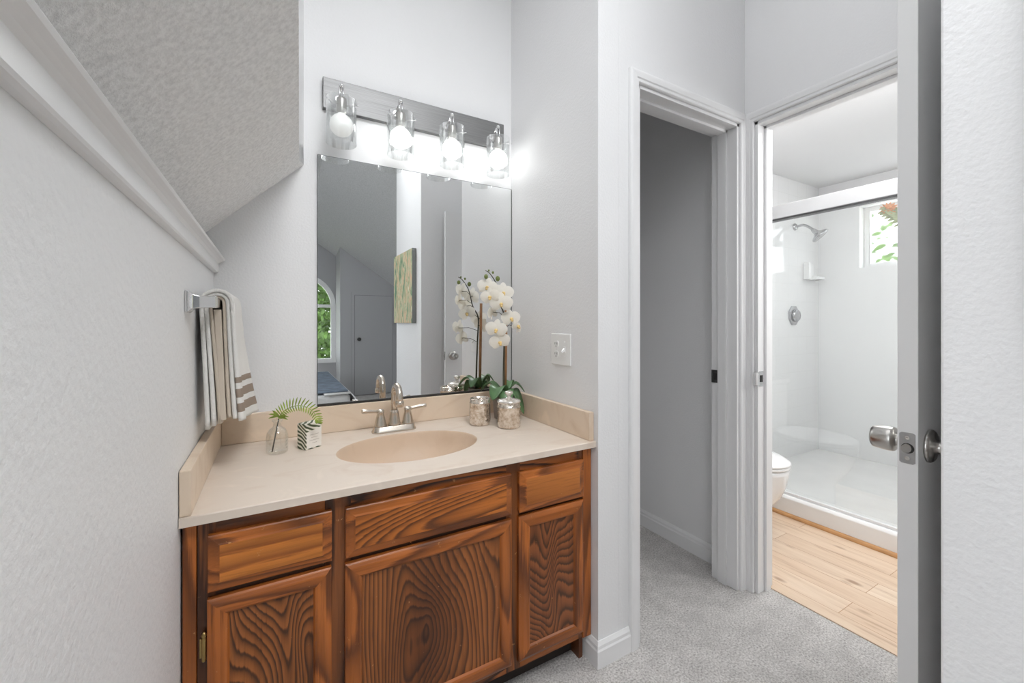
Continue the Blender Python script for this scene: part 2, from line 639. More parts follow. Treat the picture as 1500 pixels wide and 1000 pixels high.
M['mercury'] = m_mercury()
M['towel'] = plain('white terry', srgb(240, 238, 234), 0.95, bump=(420, 0.8, 0.003, 3), spec=0.05)
M['stripe'] = plain('taupe woven band', srgb(158, 143, 130), 0.9, bump=(500, 0.6, 0.002, 2), spec=0.05)
M['hem'] = plain('beige hem', srgb(205, 193, 178), 0.9, spec=0.05)


def m_petal():
    m, nt, b = new_mat('orchid petal')
    b.inputs['Base Color'].default_value = srgb(250, 246, 238)
    b.inputs['Roughness'].default_value = 0.6
    tl = N(nt, 'ShaderNodeBsdfTranslucent')
    tl.inputs[0].default_value = srgb(250, 246, 236)
    mx = nt.nodes.new('ShaderNodeMixShader')
    mx.inputs[0].default_value = 0.42
    nt.links.new(b.outputs[0], mx.inputs[1])
    nt.links.new(tl.outputs[0], mx.inputs[2])
    nt.links.new(mx.outputs[0], nt.nodes['Material Output'].inputs[0])
    return m


M['petal'] = m_petal()
M['throat'] = plain('yellow orchid throat', srgb(238, 206, 140), 0.6, var=(60, 0.2))


def m_leafprint():
    m, nt, b = new_mat('palm leaf print card')
    v = coords(nt, (1, 1, 1), (0.3, 0, 0), (0.3, 0.9, 0.4))
    w = N(nt, 'ShaderNodeTexWave', i_Scale=30.0, i_Distortion=5.0, i_Detail=1.0)
    w.inputs['Detail Scale'].default_value = 0.8
    nt.links.new(v, w.inputs['Vector'])
    r = ramp(nt, w.outputs['Fac'], [(0.35, srgb(236, 232, 220)), (0.5, srgb(150, 160, 120)), (0.6, srgb(74, 84, 58)), (0.8, srgb(74, 84, 58))])
    nt.links.new(r.outputs[0], b.inputs['Base Color'])
    b.inputs['Roughness'].default_value = 0.6
    return m


M['leafprint'] = m_leafprint()
M['card'] = plain('white card', srgb(240, 234, 226), 0.7)
M['ink'] = plain('pale grey ink', srgb(196, 188, 178), 0.7)


def m_painting():
    m, nt, b = new_mat('abstract streaked canvas')
    v = coords(nt, (1, 9, 2.2))
    n = N(nt, 'ShaderNodeTexNoise', i_Scale=2.4, i_Detail=5.0, i_Roughness=0.65, i_Distortion=0.5)
    nt.links.new(v, n.inputs['Vector'])
    r = ramp(nt, n.outputs['Fac'], [(0.27, srgb(52, 84, 66)), (0.40, srgb(98, 134, 104)), (0.47, srgb(190, 196, 160)), (0.54, srgb(222, 180, 150)), (0.60, srgb(140, 164, 120)), (0.68, srgb(230, 222, 196))])
    nt.links.new(r.outputs[0], b.inputs['Base Color'])
    b.inputs['Roughness'].default_value = 0.7
    return m


M['painting'] = m_painting()
M['canvas_edge'] = plain('grey canvas edge', srgb(140, 142, 140), 0.8)
M['linen'] = plain('white bed linen', srgb(226, 226, 226), 0.9, bump=(14, 0.5, 0.03, 2))
M['blanket'] = plain('slate blue blanket', srgb(116, 128, 144), 0.9, var=(12, 0.25))
M['foliage'] = plain('garden foliage', srgb(70, 98, 36), 0.6, var=(5, 0.6))
M['bark'] = plain('bark', srgb(92, 72, 56), 0.9, var=(10, 0.4))
M['lawn'] = plain('sunlit lawn', srgb(128, 140, 84), 0.9, var=(3, 0.4))
M['orange'] = plain('orange petals', srgb(240, 160, 104), 0.6, var=(60, 0.25))
M['sage'] = plain('sage leaf', srgb(176, 184, 142), 0.6, var=(30, 0.25))
M['bloom'] = plain('garden bloom', srgb(226, 190, 200), 0.7, var=(10, 0.3))

OAK_L, OAK_D = srgb(180, 103, 44), srgb(116, 63, 27)
OAKP_L, OAKP_D = srgb(160, 95, 45), srgb(78, 44, 21)
W = {}
for i in range(4):
    W['fx%d' % i] = wood('oak rail grain %d' % i, 'x', 3 + i * 4, OAK_L, OAK_D, 16, 3.5, 0.2)
    W['fz%d' % i] = wood('oak stile grain %d' % i, 'z', 5 + i * 3, OAK_L, OAK_D, 16, 3.5, 0.25)
W['p0'] = wood('oak panel cathedral left', 'z', 11, OAKP_L, OAKP_D, 26, 6.5, 0.26, kz=24.0)
W['p1'] = wood('oak panel heart grain middle', 'z', 23.4, OAKP_L, srgb(92, 52, 25), 20, 5.5, 0.30, heart=(-0.03, 0.33, 0.3, 62.0))
W['p2'] = wood('oak panel cathedral right', 'z', 37, srgb(146, 84, 43), OAKP_D, 24, 7.0, 0.3, kz=-24.0)
W['d0'] = wood('oak drawer left', 'x', 41, srgb(200, 122, 50), srgb(152, 86, 34), 20, 2.6, 0.09)
W['d1'] = wood('oak drawer middle', 'x', 47.5, srgb(190, 110, 44), srgb(106, 58, 24), 30, 3.4, 0.34)
W['d2'] = wood('oak drawer right', 'x', 53, srgb(196, 120, 56), srgb(160, 94, 42), 18, 3.0, 0.07)
W['frame_z'] = wood('oak face frame upright', 'z', 61, srgb(140, 82, 40), srgb(70, 38, 18), 12, 4, 0.15)
W['frame_x'] = wood('oak face frame rail', 'x', 67, srgb(176, 102, 46), srgb(60, 33, 16), 18, 3.5, 0.3)
W['frame_dark'] = wood('dark unlit face frame rail', 'x', 71, srgb(56, 33, 20), srgb(30, 18, 11), 8, 3.5, 0.2)  # gap shade and grime both put into this rail colour

# ------------------------------------------------------------------ room shell
XL, XV, YB, YW, XB = -0.175, 0.965, 1.692, 1.09, 1.82      # knee wall, vanity side wall, mirror wall, closet wall, bathroom wall
HT = 3.05

mb = MB().box(-2.5, 1.905, -4.3, 2.35, -0.08, 0.0)
struct('floor', mb, M['carpet'], 'grey cut pile carpet covering the hall and closet floor', 'floor')
mb = MB().box(1.905, 4.3, -0.35, 1.95, -0.08, 0.004)
struct('floor_bathroom', mb, M['planks'], 'pale wood plank floor of the bathroom beyond the doorway', 'floor')

mb = MB().box(-0.9, 1.06, YB, YB + 0.1, 0, HT)
struct('wall_back', mb, M['wall'], 'white wall behind the vanity mirror and light bar', 'wall')
mb = MB().box(XV, 1.06, YW + 0.0, YB - 0.0005, 0, HT)
struct('wall_side', mb, M['wall'], 'narrow white side wall with the outlet right of the vanity', 'wall')
# closet front wall with its opening
OX0, OX1, OZ = 1.152, 1.775, 2.05
mb = MB().box(1.0605, OX0, YW, YW + 0.12, 0, HT).box(OX1, XB - 0.0005, YW, YW + 0.12, 0, HT).box(OX0, OX1, YW, YW + 0.12, OZ, HT)
struct('wall_closet', mb, M['wall'], 'white wall around the closet doorway in the hall', 'wall')
# bathroom partition with its opening
BY0, BY1, BX1 = 0.37, 1.045, 1.93
mb = MB().box(XB, BX1, BY1, YW + 0.1205, 0, HT).box(XB, BX1, -0.35, BY0, 0, HT).box(XB, BX1, BY0, BY1, OZ, HT)
mb.box(1.86, BX1, YW + 0.1205, 2.3, 0, HT)
struct('wall_bathroom', mb, M['wall'], 'white partition wall around the bathroom doorway', 'wall')
# closet interior
mb = MB().box(1.0605, 1.86, 2.3, 2.4, 0, HT)
struct('wall_closet_back', mb, M['wall'], 'shaded back wall inside the dark closet', 'wall')
mb = MB().box(1.0, 1.0595, YB + 0.101, 2.4, 0, HT)
struct('wall_closet_side', mb, M['wall'], 'left inside wall of the closet', 'wall')
mb = MB().box(1.06, 1.86, YW + 0.1205, 2.3, 2.5, 2.58)
struct('ceiling_closet', mb, M['flat_ceiling'], 'flat ceiling inside the closet', 'ceiling')
# right foreground wall block
XR = 0.98
mb = MB().box(XR, XB - 0.0005, -0.49, 0.25, 0, HT)
struct('wall_right', mb, M['wall_rough'], 'textured white wall closest to the viewer beside the open door', 'wall', 0.004)
# bathroom shell
YS, XS = 1.87, 4.25
mb = MB().box(BX1, XS + 0.1, YS, YS + 0.08, 0, 2.5)
struct('wall_shower', mb, M['tile'], 'glossy tiled wall carrying the shower head and valve', 'wall')
wy0, wy1, wz0, wz1 = 0.92, 1.57, 1.63, 2.14
mb = MB().box(XS, XS + 0.14, -0.35, wy0, 0, 2.5).box(XS, XS + 0.14, wy1, YS - 0.0005, 0, 2.5)
mb.box(XS, XS + 0.14, wy0, wy1, 0, wz0).box(XS, XS + 0.14, wy0, wy1, wz1, 2.5)
struct('wall_window', mb, M['bath_wall'], 'white shower back wall around the small window', 'wall')
mb = MB().box(BX1, XS + 0.14, -0.43, -0.35, 0, 2.5)
struct('wall_bathroom_end', mb, M['bath_wall'], 'bathroom end wall hidden behind the open door', 'wall')
mb = MB().box(BX1, XS + 0.14, -0.35, YS, 2.38, 2.46)
struct('ceiling_bathroom', mb, M['flat_ceiling'], 'flat white bathroom ceiling above the shower', 'ceiling')
# hall ceiling, high
mb = MB().box(-0.05, 1.93, -0.49, YB, HT, HT + 0.08)
struct('ceiling', mb, M['flat_ceiling'], 'high flat ceiling over the vanity hall', 'ceiling')

# knee wall and its moulded ledge
mb = MB().box(XL - 0.1, XL, 0.16, YB - 0.0005, 0, 1.385)
struct('wall_left', mb, M['wall_rough'], 'low textured white wall with the towel bar left of the vanity', 'wall')
prof = [(XL - 0.11, 1.3855), (XL - 0.11, 1.394), (-0.150, 1.394), (-0.145, 1.392), (-0.143, 1.388), (-0.145, 1.384), (-0.151, 1.381),
        (-0.156, 1.378), (-0.160, 1.374), (-0.161, 1.373), (-0.161, 1.348), (-0.163, 1.3445), (-0.168, 1.343), (XL + 0.0003, 1.342), (XL + 0.0003, 1.3855)]
drop = lambda t: 0.0 if t > YB - 0.01 else 0.009 * (YB - t)
mb = MB().prism(prof, lambda p, t: (p[0], t, p[1] + drop(t)), 0.15, YB - 0.001)
struct('trim_1', mb, M['trim'], 'white moulded ledge capping the low left wall', 'trim')

# sloped textured ceiling over the low wall, ending at the tall shaft wall
zc_l = lambda x: 1.463 + 0.96 * (x + 0.208)
edge = [(0.093, YB - 0.0005), (0.0738, 1.60), (0.034, 0.748), (0.010, 0.20)]
poly = [(-0.85, YB - 0.0005)] + edge + [(-0.85, 0.20)]
mb = MB()
lo = [(x, y, zc_l(x)) for x, y in poly]
hi = [(x, y, zc_l(x) + 0.06) for x, y in poly]
n = len(poly)
mb.add(lo + hi, [tuple(range(n)), tuple(range(n, 2 * n))[::-1]] + [(i, (i + 1) % n, n + (i + 1) % n, n + i) for i in range(n)])
struct('ceiling_slope', mb, M['popcorn'], 'grey popcorn textured ceiling sloping over the low left wall', 'ceiling')
mb = MB()
e2 = [(x - 0.06, y) for x, y in edge]
pl = edge + e2[::-1]
n = len(pl)
zb = [zc_l(x) + 0.0005 for x, y in edge]
zb = zb + zb[::-1]
mb.add([(x, y, z) for (x, y), z in zip(pl, zb)] + [(x, y, HT) for x, y in pl],
       [tuple(range(n)), tuple(range(n, 2 * n))[::-1]] + [(i, (i + 1) % n, n + (i + 1) % n, n + i) for i in range(n)])
struct('wall_upper', mb, M['wall'], 'tall white wall edge rising above the sloped ceiling', 'wall')
mb = MB().box(-0.9, -0.85, 0.275, YB - 0.0005, 0, 1.2)
struct('wall_sky_block', mb, M['wall'], 'unseen wall added behind the low left wall against sky light', 'wall')  # added out of view to keep sky light off the slope

# bedroom seen in the mirror
YG = -4.15
zc_r = lambda x, y: 2.963 - 0.69 * x + 0.12 * (y + 3.6)
RX = 0.45
mb = MB()
pts = [(RX, -0.49), (2.0, -0.49), (2.0, YG - 0.1), (RX, YG - 0.1)]
n = 4
mb.add([(x, y, zc_r(x, y)) for x, y in pts] + [(x, y, zc_r(x, y) + 0.08) for x, y in pts],
       [(0, 1, 2, 3), (7, 6, 5, 4)] + [(i, (i + 1) % n, n + (i + 1) % n, n + i) for i in range(n)])
pts = [(-2.5, -0.49), (RX, -0.49), (RX, YG - 0.1), (-2.5, YG - 0.1)]
mb.add([(x, y, zc_r(RX, y)) for x, y in pts] + [(x, y, zc_r(RX, y) + 0.08) for x, y in pts],
       [(0, 1, 2, 3), (7, 6, 5, 4)] + [(i, (i + 1) % n, n + (i + 1) % n, n + i) for i in range(n)])
mb.box(-2.5, -0.0505, -0.489, 0.27, 3.06, 3.14)
struct('ceiling_bedroom', mb, M['popcorn_dim'], 'sloped popcorn ceiling of the bedroom seen in the mirror', 'ceiling')
mb = MB()
hp = [(-2.5, zc_r(RX, -0.49) + 0.081), (RX, zc_r(RX, -0.49) + 0.081), (1.0, zc_r(1.0, -0.49) + 0.081), (1.93, zc_r(1.93, -0.49) + 0.081), (1.93, 3.3), (-2.5, 3.3)]
mb.prism(hp, lambda p, t: (p[0], t, p[1]), -0.56, -0.492)
struct('wall_sun_block', mb, M['wall'], 'added wall blocking the sun gap between hall ceiling and bedroom slope', 'wall')  # unseen, added to stop a sun streak through the ceiling gap
mb = MB().box(1.95, 2.03, YG, -0.491, 0, 1.62).box(XB + 0.0005, 2.03, -0.49, -0.43, 0, 1.7)
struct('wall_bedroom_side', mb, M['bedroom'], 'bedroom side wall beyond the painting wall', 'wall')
# gable wall with arched opening
AC, AR, AZ0, AZS = 0.37, 0.496, 0.54, 1.44
mb = MB()
fy = lambda p, t: (p[0], t, p[1])
ya, yb_ = YG - 0.1, YG
top = lambda x: zc_r(max(x, RX), YG) - 0.001
mb.prism([(-2.5, 0), (AC - AR, 0), (AC - AR, top(-1)), (-2.5, top(-1))], fy, ya, yb_)
mb.prism([(AC + AR, 0), (1.95, 0), (1.95, top(1.95)), (AC + AR, top(AC + AR))], fy, ya, yb_)
mb.prism([(AC - AR, 0), (AC + AR, 0), (AC + AR, AZ0), (AC - AR, AZ0)], fy, ya, yb_)
NA = 16
arc = [(AC - AR * math.cos(PI * k / NA), AZS + AR * math.sin(PI * k / NA)) for k in range(NA + 1)]
for k in range(NA):
    (x0, z0), (x1, z1) = arc[k], arc[k + 1]
    mb.prism([(x0, z0), (x1, z1), (x1, top(x1)), (x0, top(x0))], fy, ya, yb_)
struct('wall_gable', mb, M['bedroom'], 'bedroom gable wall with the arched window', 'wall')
# arched window frame with mullions and glass
w1 = MB()
for r0, r1 in ((AR - 0.045, AR + 0.03),):
    for k in range(NA):
        t0, t1 = PI * k / NA, PI * (k + 1) / NA
        q = lambda r, t: (AC - r * math.cos(t), AZS + r * math.sin(t))
        w1.prism([q(r0, t0), q(r1, t0), q(r1, t1), q(r0, t1)], fy, YG - 0.05, YG + 0.015)
for sx in (-1, 1):
    a, b_ = sorted((AC + sx * (AR - 0.045), AC + sx * (AR + 0.03)))
    w1.box(a, b_, YG - 0.05, YG + 0.015, AZ0, AZS)
w1.box(AC - AR - 0.03, AC + AR + 0.03, YG - 0.05, YG + 0.03, AZ0 - 0.04, AZ0 + 0.03)
w1.box(AC - AR, AC + AR, YG - 0.05, YG + 0.005, AZS - 0.025, AZS + 0.025)
w1.box(AC - 0.015, AC + 0.015, YG - 0.045, YG, AZ0, AZS)
wo = struct('window_1', w1, M['trim'], 'white arched window frame reflected in the mirror', 'window')
pane = MB().prism([(AC - AR, AZ0), (AC + AR, AZ0)] + arc[::-1], fy, YG - 0.032, YG - 0.028)
pane.build('pane', M['window_glass'], wo)
# closet box under the slope with its low door
YC = -3.6
mb = MB()
cx0 = 0.895
topc = lambda x, y: zc_r(x, y) - 0.001
pc = [(cx0, YG + 0.0005), (1.9495, YG + 0.0005), (1.9495, YC), (cx0, YC)]
mb.add([(x, y, 0) for x, y in pc] + [(x, y, topc(x, y)) for x, y in pc],
       [(3, 2, 1, 0), (4, 5, 6, 7)] + [(i, (i + 1) % 4, 4 + (i + 1) % 4, 4 + i) for i in range(4)])
struct('wall_closet_bedroom', mb, M['bedroom'], 'sloped closet front in the bedroom seen in the mirror', 'wall')
dx0, dx1, dz = 1.11, 1.70, 1.60
d2 = MB().box(dx0, dx1, YC + 0.001, YC + 0.022, 0.015, dz)
dd = struct('door_2', d2, M['bedroom'], 'low flat closet door under the slope seen in the mirror', 'door')
cs = MB().box(dx0 - 0.05, dx0 - 0.004, YC + 0.001, YC + 0.014, 0, dz + 0.05).box(dx1 + 0.004, dx1 + 0.05, YC + 0.001, YC + 0.014, 0, dz + 0.05)
cs.box(dx0 - 0.004, dx1 + 0.004, YC + 0.001, YC + 0.014, dz + 0.004, dz + 0.05)
cs.build('door_frame', M['bedroom'], dd)
kb = MB().lathe([(0.026, 0.0), (0.026, 0.006), (0.011, 0.01), (0.011, 0.03), (0.024, 0.038), (0.027, 0.05), (0.02, 0.062), (0.001, 0.065)], (dx0 + 0.06, YC + 0.0215, 0.90), 'y', 18)
kb.build('knob', M['dark_metal'], dd)
MB().box(dx0 - 0.004, dx0, YC + 0.002, YC + 0.006, 0.01, dz + 0.004).box(dx0, dx1, YC + 0.002, YC + 0.006, dz, dz + 0.004).build('gap', M['slot'], dd)
# bedroom left wall with a wide window
mb = MB().box(-2.6, -2.5, YG - 0.1, -1.1, 0, 2.7).box(-2.6, -2.5, 0.0, 0.27, 0, 2.95).box(-2.6, -2.5, -1.1, 0.0, 0, 0.55).box(-2.6, -2.5, -1.1, 0.0, 2.3, 2.85)
struct('wall_bedroom_window', mb, M['wall'], 'bedroom wall with the wide side window', 'wall')
mb = MB().box(-2.5, XL - 0.105, 0.202, 0.27, 0, HT)
struct('wall_stair', mb, M['wall'], 'bedroom wall closing off the eave space', 'wall')


# ---- casings and baseboards
def casing(mbk, u0, u1, zt, to3, w=0.045):
    """profile swept up, across and down an opening with mitred corners; to3(u, depth, z)"""
    pr = [(0, 0.0), (0, 0.009), (0.003, 0.012), (0.012, 0.012), (0.016, 0.0155), (0.030, 0.017), (w - 0.009, 0.017), (w - 0.003, 0.015), (w, 0.010), (w, 0.0)]
    rings = []
    for (u, z, su, sz) in ((u0, 0.0, -1, 0), (u0, zt, -1, 1), (u1, zt, 1, 1), (u1, 0.0, 1, 0)):
        rings.append([to3(u + su * a, t, z + sz * a) for a, t in pr])
    mbk.loft(rings, True, True, 0, False)


mb = MB()
casing(mb, OX0, OX1, OZ, lambda u, t, z: (u, YW - 0.0005 - t, z))
struct('trim_2', mb, M['trim'], 'white moulded casing around the closet doorway', 'trim')
mb = MB()
casing(mb, BY0, BY1, OZ, lambda u, t, z: (XB - 0.0005 - t, u, z), 0.044)
struct('trim_3', mb, M['trim'], 'white moulded casing around the bathroom doorway', 'trim')
# jamb linings with door stops
mb = MB().box(OX1 - 0.014, OX1 - 0.0003, YW - 0.001, YW + 0.121, 0, OZ).box(OX0 + 0.0003, OX0 + 0.014, YW - 0.001, YW + 0.121, 0, OZ)
mb.box(OX0 + 0.0003, OX1 - 0.0003, YW - 0.001, YW + 0.121, OZ - 0.014, OZ - 0.0003)
mb.box(OX1 - 0.025, OX1 - 0.014, YW + 0.045, YW + 0.085, 0, OZ - 0.014).box(OX0 + 0.014, OX0 + 0.025, YW + 0.045, YW + 0.085, 0, OZ - 0.014)
mb.box(OX0 + 0.014, OX1 - 0.014, YW + 0.045, YW + 0.085, OZ - 0.025, OZ - 0.014)
jo = struct('trim_4', mb, M['trim'], 'white jamb lining of the closet doorway', 'trim', 0.0012)
sp = MB().box(OX1 - 0.0165, OX1 - 0.0138, YW + 0.086, YW + 0.1205, 0.90, 0.958)
so = sp.build('strike_plate', M['dark_metal'], jo)
so['label'] = 'dark metal strike plate'
MB().box(OX1 - 0.0185, OX1 - 0.0163, YW + 0.092, YW + 0.107, 0.914, 0.944).build('latch_hole', M['black'], so)
mb = MB().box(XB - 0.001, BX1 + 0.001, BY1 - 0.014, BY1 - 0.0003, 0, OZ).box(XB - 0.001, BX1 + 0.001, BY0 + 0.0003, BY0 + 0.014, 0, OZ)
mb.box(XB - 0.001, BX1 + 0.001, BY0 + 0.0003, BY1 - 0.0003, OZ - 0.014, OZ - 0.0003)
mb.box(XB + 0.045, XB + 0.08, BY1 - 0.025, BY1 - 0.014, 0, OZ - 0.014).box(XB + 0.045, XB + 0.08, BY0 + 0.014, BY0 + 0.025, 0, OZ - 0.014)
mb.box(XB + 0.045, XB + 0.08, BY0 + 0.014, BY1 - 0.014, OZ - 0.025, OZ - 0.014)
jo = struct('trim_5', mb, M['trim'], 'white jamb lining of the bathroom doorway', 'trim', 0.0012)
sp = MB().box(XB + 0.004, XB + 0.036, BY1 - 0.0165, BY1 - 0.0138, 0.90, 0.965)
lipn = 8
for k in range(lipn):
    t0, t1 = PI / 2 * k / lipn, PI / 2 * (k + 1) / lipn
    f3 = lambda t: (XB + 0.004 - 0.022 * math.sin(t), BY1 - 0.015 + 0.012 * (1 - math.cos(t)))
    (xa, ya_), (xb, yb2) = f3(t0), f3(t1)
    sp.add([(xa, ya_, 0.905), (xb, yb2, 0.905), (xb, yb2, 0.96), (xa, ya_, 0.96), (xa, ya_ - 0.002, 0.905), (xb, yb2 - 0.002, 0.905), (xb, yb2 - 0.002, 0.96), (xa, ya_ - 0.002, 0.96)],
           [(0, 1, 2, 3), (7, 6, 5, 4), (0, 4, 5, 1), (3, 2, 6, 7)])
so = sp.build('strike_plate', M['chrome'], jo)
so['label'] = 'chrome strike plate with curved lip'
MB().box(XB + 0.012, XB + 0.028, BY1 - 0.0185, BY1 - 0.0163, 0.918, 0.947).build('latch_hole', M['black'], so)


def base_profile(h=0.085, t=0.014):
    return [(0, 0), (t, 0), (t, h - 0.028), (t - 0.003, h - 0.022), (t - 0.004, h - 0.012), (t - 0.008, h - 0.004), (t - 0.010, h), (0, h)]


mb = MB()
bp = base_profile()
# mitred corner run: along the side wall, then along the closet wall
path = [((XV, 1.30), (-1, 0)), ((XV, YW), (-1, -1)), ((OX0 - 0.046, YW), (0, -1))]
rings = [[(p[0] + d[0] * (t + 0.0005), p[1] + d[1] * (t + 0.0005), z) for t, z in bp] for p, d in path]
mb.loft(rings, True, True, 0, False)
struct('baseboard_side', mb, M['trim'], 'white baseboard wrapping the wall corner right of the vanity', 'baseboard')
mb = MB().prism(base_profile(0.09), lambda p, t: (1.8595 - p[0], t, p[1]), YW + 0.121, 2.2995)
struct('baseboard_closet', mb, M['trim'], 'white baseboard along the closet wall', 'baseboard')

# ------------------------------------------------------------------ open bathroom door
DX0, DX1, DY0, DY1 = 1.14, 1.80, 0.323, 0.356
mb = MB().box(DX0, DX1, DY0, DY1, 0.015, 2.03)
door = struct('door_1', mb, M['door'], 'white flush bathroom door standing open, latch edge toward the viewer', 'door', 0.0015)
kx, kz = DX0 + 0.06, 0.918
kn = MB().lathe([(0.0345, 0.0), (0.0345, 0.004), (0.031, 0.008), (0.0135, 0.0095), (0.0125, 0.014), (0.0125, 0.0195), (0.017, 0.0205), (0.0250, 0.0215), (0.0268, 0.025), (0.0270, 0.032), (0.0265, 0.042),
                 (0.0252, 0.054), (0.0240, 0.0595), (0.0215, 0.0615), (0.006, 0.0615), (0.006, 0.060), (0.0055, 0.060), (0.0055, 0.0655), (0.0045, 0.0665), (0.001, 0.0665)], (kx, DY1 + 0.0002, kz), 'y', 32)
k1 = kn.build('knob', M['satin'], door)
k1['label'] = 'satin barrel knob with a push lock on the bathroom side'
kn = MB().lathe([(0.0345, 0.0), (0.0345, -0.004), (0.031, -0.008), (0.0135, -0.0095), (0.0125, -0.03), (0.0245, -0.034), (0.0268, -0.045), (0.0255, -0.062), (0.0205, -0.07), (0.001, -0.071)], (kx, DY0 - 0.0002, kz), 'y', 32)
kn.build('knob', M['satin'], door)
ym = (DY0 + DY1) / 2
lp = MB()
oct_ = [(-0.0125, -0.029), (-0.009, -0.032), (0.009, -0.032), (0.0125, -0.029), (0.0125, 0.029), (0.009, 0.032), (-0.009, 0.032), (-0.0125, 0.029)]
lp.prism(oct_, lambda p, t: (t, ym + p[0], kz + p[1]), DX0 - 0.0018, DX0 - 0.0001)
lpo = lp.build('latch_plate', M['latch'], door)
MB().lathe([(0.0105, -0.0005), (0.0105, -0.0003)], (DX0 - 0.0018, ym - 0.0008, kz), 'x', 24).build('latch_hole', M['black'], lpo)
lpo['label'] = 'satin latch plate on the door edge'
bolt = MB()
half = [(0.0003 + 0.0072 * math.cos(t), 0.0092 * math.sin(t)) for t in [2 * PI * k / 20 for k in range(20)]]
r1 = [(DX0 - 0.0024, ym + a, kz + b_) for a, b_ in half]
r2 = [(DX0 - 0.0018 - max(0.001, 0.010 * (0.5 + a / 0.015)), ym + a * 0.96, kz + b_ * 0.96) for a, b_ in half]
bolt.loft([r1, r2], True, True, 0, False)
bolt.build('latch_bolt', M['satin'], lpo)
for s in (-1, 1):
    sc = MB().lathe([(0.0042, 0), (0.0042, -0.0008), (0.0012, -0.0009), (0.0010, -0.0002)], (DX0 - 0.0019, ym, kz + s * 0.021), 'x', 14)
    sc.build('screw', M['satin'], lpo)
for z in (0.22, 1.0, 1.80):
    h = MB().lathe([(0.006, -0.045), (0.006, 0.045)], (DX1 + 0.006, DY1 + 0.004, z), 'z', 12)
    h.build('hinge', M['satin'], door)

# ------------------------------------------------------------------ vanity cabinet
CX0, CX1 = XL + 0.004, XV - 0.003
FY = 1.127                      # face-frame front
CZ0, CZ1 = 0.088, 0.746
van = thing('vanity_cabinet', 'dark stained oak vanity cabinet with worn doors under the cream counter', 'cabinet', ((CX0 + CX1) / 2, 1.4, 0))
mb = MB().box(CX0 + 0.02, CX0 + 0.036, FY + 0.019, YB - 0.002, 0.0, CZ1 - 0.13).box(CX1 - 0.036, CX1 - 0.02, FY + 0.019, YB - 0.002, 0.0, CZ1 - 0.13)
mb.box(CX0 + 0.036, CX1 - 0.036, FY + 0.06, YB - 0.002, CZ0, CZ0 + 0.016).box(CX0 + 0.036, CX1 - 0.036, YB - 0.012, YB - 0.002, CZ0, CZ1 - 0.13)
mb.build('body', M['carcass'], van)
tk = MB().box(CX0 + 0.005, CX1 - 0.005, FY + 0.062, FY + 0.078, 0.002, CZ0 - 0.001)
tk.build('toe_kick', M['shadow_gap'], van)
ff = MB()
dy0, dy1 = FY, FY + 0.019
col_x = [(CX0 + 0.025, -0.113), (0.110, 0.170), (0.625, 0.674), (0.909, CX1 - 0.037)]
for a, b_ in col_x:
    ff.box(a, b_, dy0, dy1, CZ0, CZ1, 0)
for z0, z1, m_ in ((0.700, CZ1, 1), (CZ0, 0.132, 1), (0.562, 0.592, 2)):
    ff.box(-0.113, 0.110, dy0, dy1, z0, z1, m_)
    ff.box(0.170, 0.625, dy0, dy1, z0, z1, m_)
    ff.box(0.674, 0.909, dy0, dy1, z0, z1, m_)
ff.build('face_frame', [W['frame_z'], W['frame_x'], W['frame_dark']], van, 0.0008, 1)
# near-black sheet added behind the gaps, their shade in its colour
MB().box(CX0 + 0.04, CX1 - 0.04, dy1 + 0.002, dy1 + 0.006, CZ0 + 0.03, CZ1 - 0.02).build('shade_liner', M['shadow_gap'], van)
MB().box(CX0, CX0 + 0.024, FY - 0.004, dy1, 0.03, CZ1).build('filler_strip', W['fz0'], van, 0.001, 1)
MB().box(CX1 - 0.036, CX1, FY - 0.004, dy1, CZ0 - 0.002, CZ1).build('filler_strip', W['fz1'], van, 0.001, 1)
DF, DB = FY - 0.0205, FY - 0.0005     # front and back of doors


def drawer_front(x0, x1, z0, z1, mat, matb, nm='drawer_front'):
    m = MB()
    c, b = 0.022, 0.006
    a = [(x0, DB, z0), (x1, DB, z0), (x1, DB, z1), (x0, DB, z1)]
    e = [(x0, DF + b + 0.002, z0), (x1, DF + b + 0.002, z0), (x1, DF + b + 0.002, z1), (x0, DF + b + 0.002, z1)]
    m.add(a, [(3, 2, 1, 0)])
    m.loft([a, e], False, False, 1, False)
    i1 = [(x0 + 0.003, DF + b, z0 + 0.003), (x1 - 0.003, DF + b, z0 + 0.003), (x1 - 0.003, DF + b, z1 - 0.003), (x0 + 0.003, DF + b, z1 - 0.003)]
    m.loft([e, i1], False, False, 1, False)
    i2 = [(x0 + c - 0.004, DF + 0.002, z0 + c - 0.004), (x1 - c + 0.004, DF + 0.002, z0 + c - 0.004), (x1 - c + 0.004, DF + 0.002, z1 - c + 0.004), (x0 + c - 0.004, DF + 0.002, z1 - c + 0.004)]
    m.loft([i1, i2], False, False, 1, False)
    i3 = [(x0 + c, DF, z0 + c), (x1 - c, DF, z0 + c), (x1 - c, DF, z1 - c), (x0 + c, DF, z1 - c)]
    m.loft([i2, i3], False, False, 1, False)
    m.add(i3, [(0, 1, 2, 3)])
    return m.build(nm, [mat, matb], van)


drawer_front(-0.126, 0.124, 0.588, 0.712, W['d0'], W['fx0'])
drawer_front(0.156, 0.637, 0.583, 0.709, W['d1'], W['fx1'])
drawer_front(0.665, 0.921, 0.581, 0.708, W['d2'], W['fx2'])


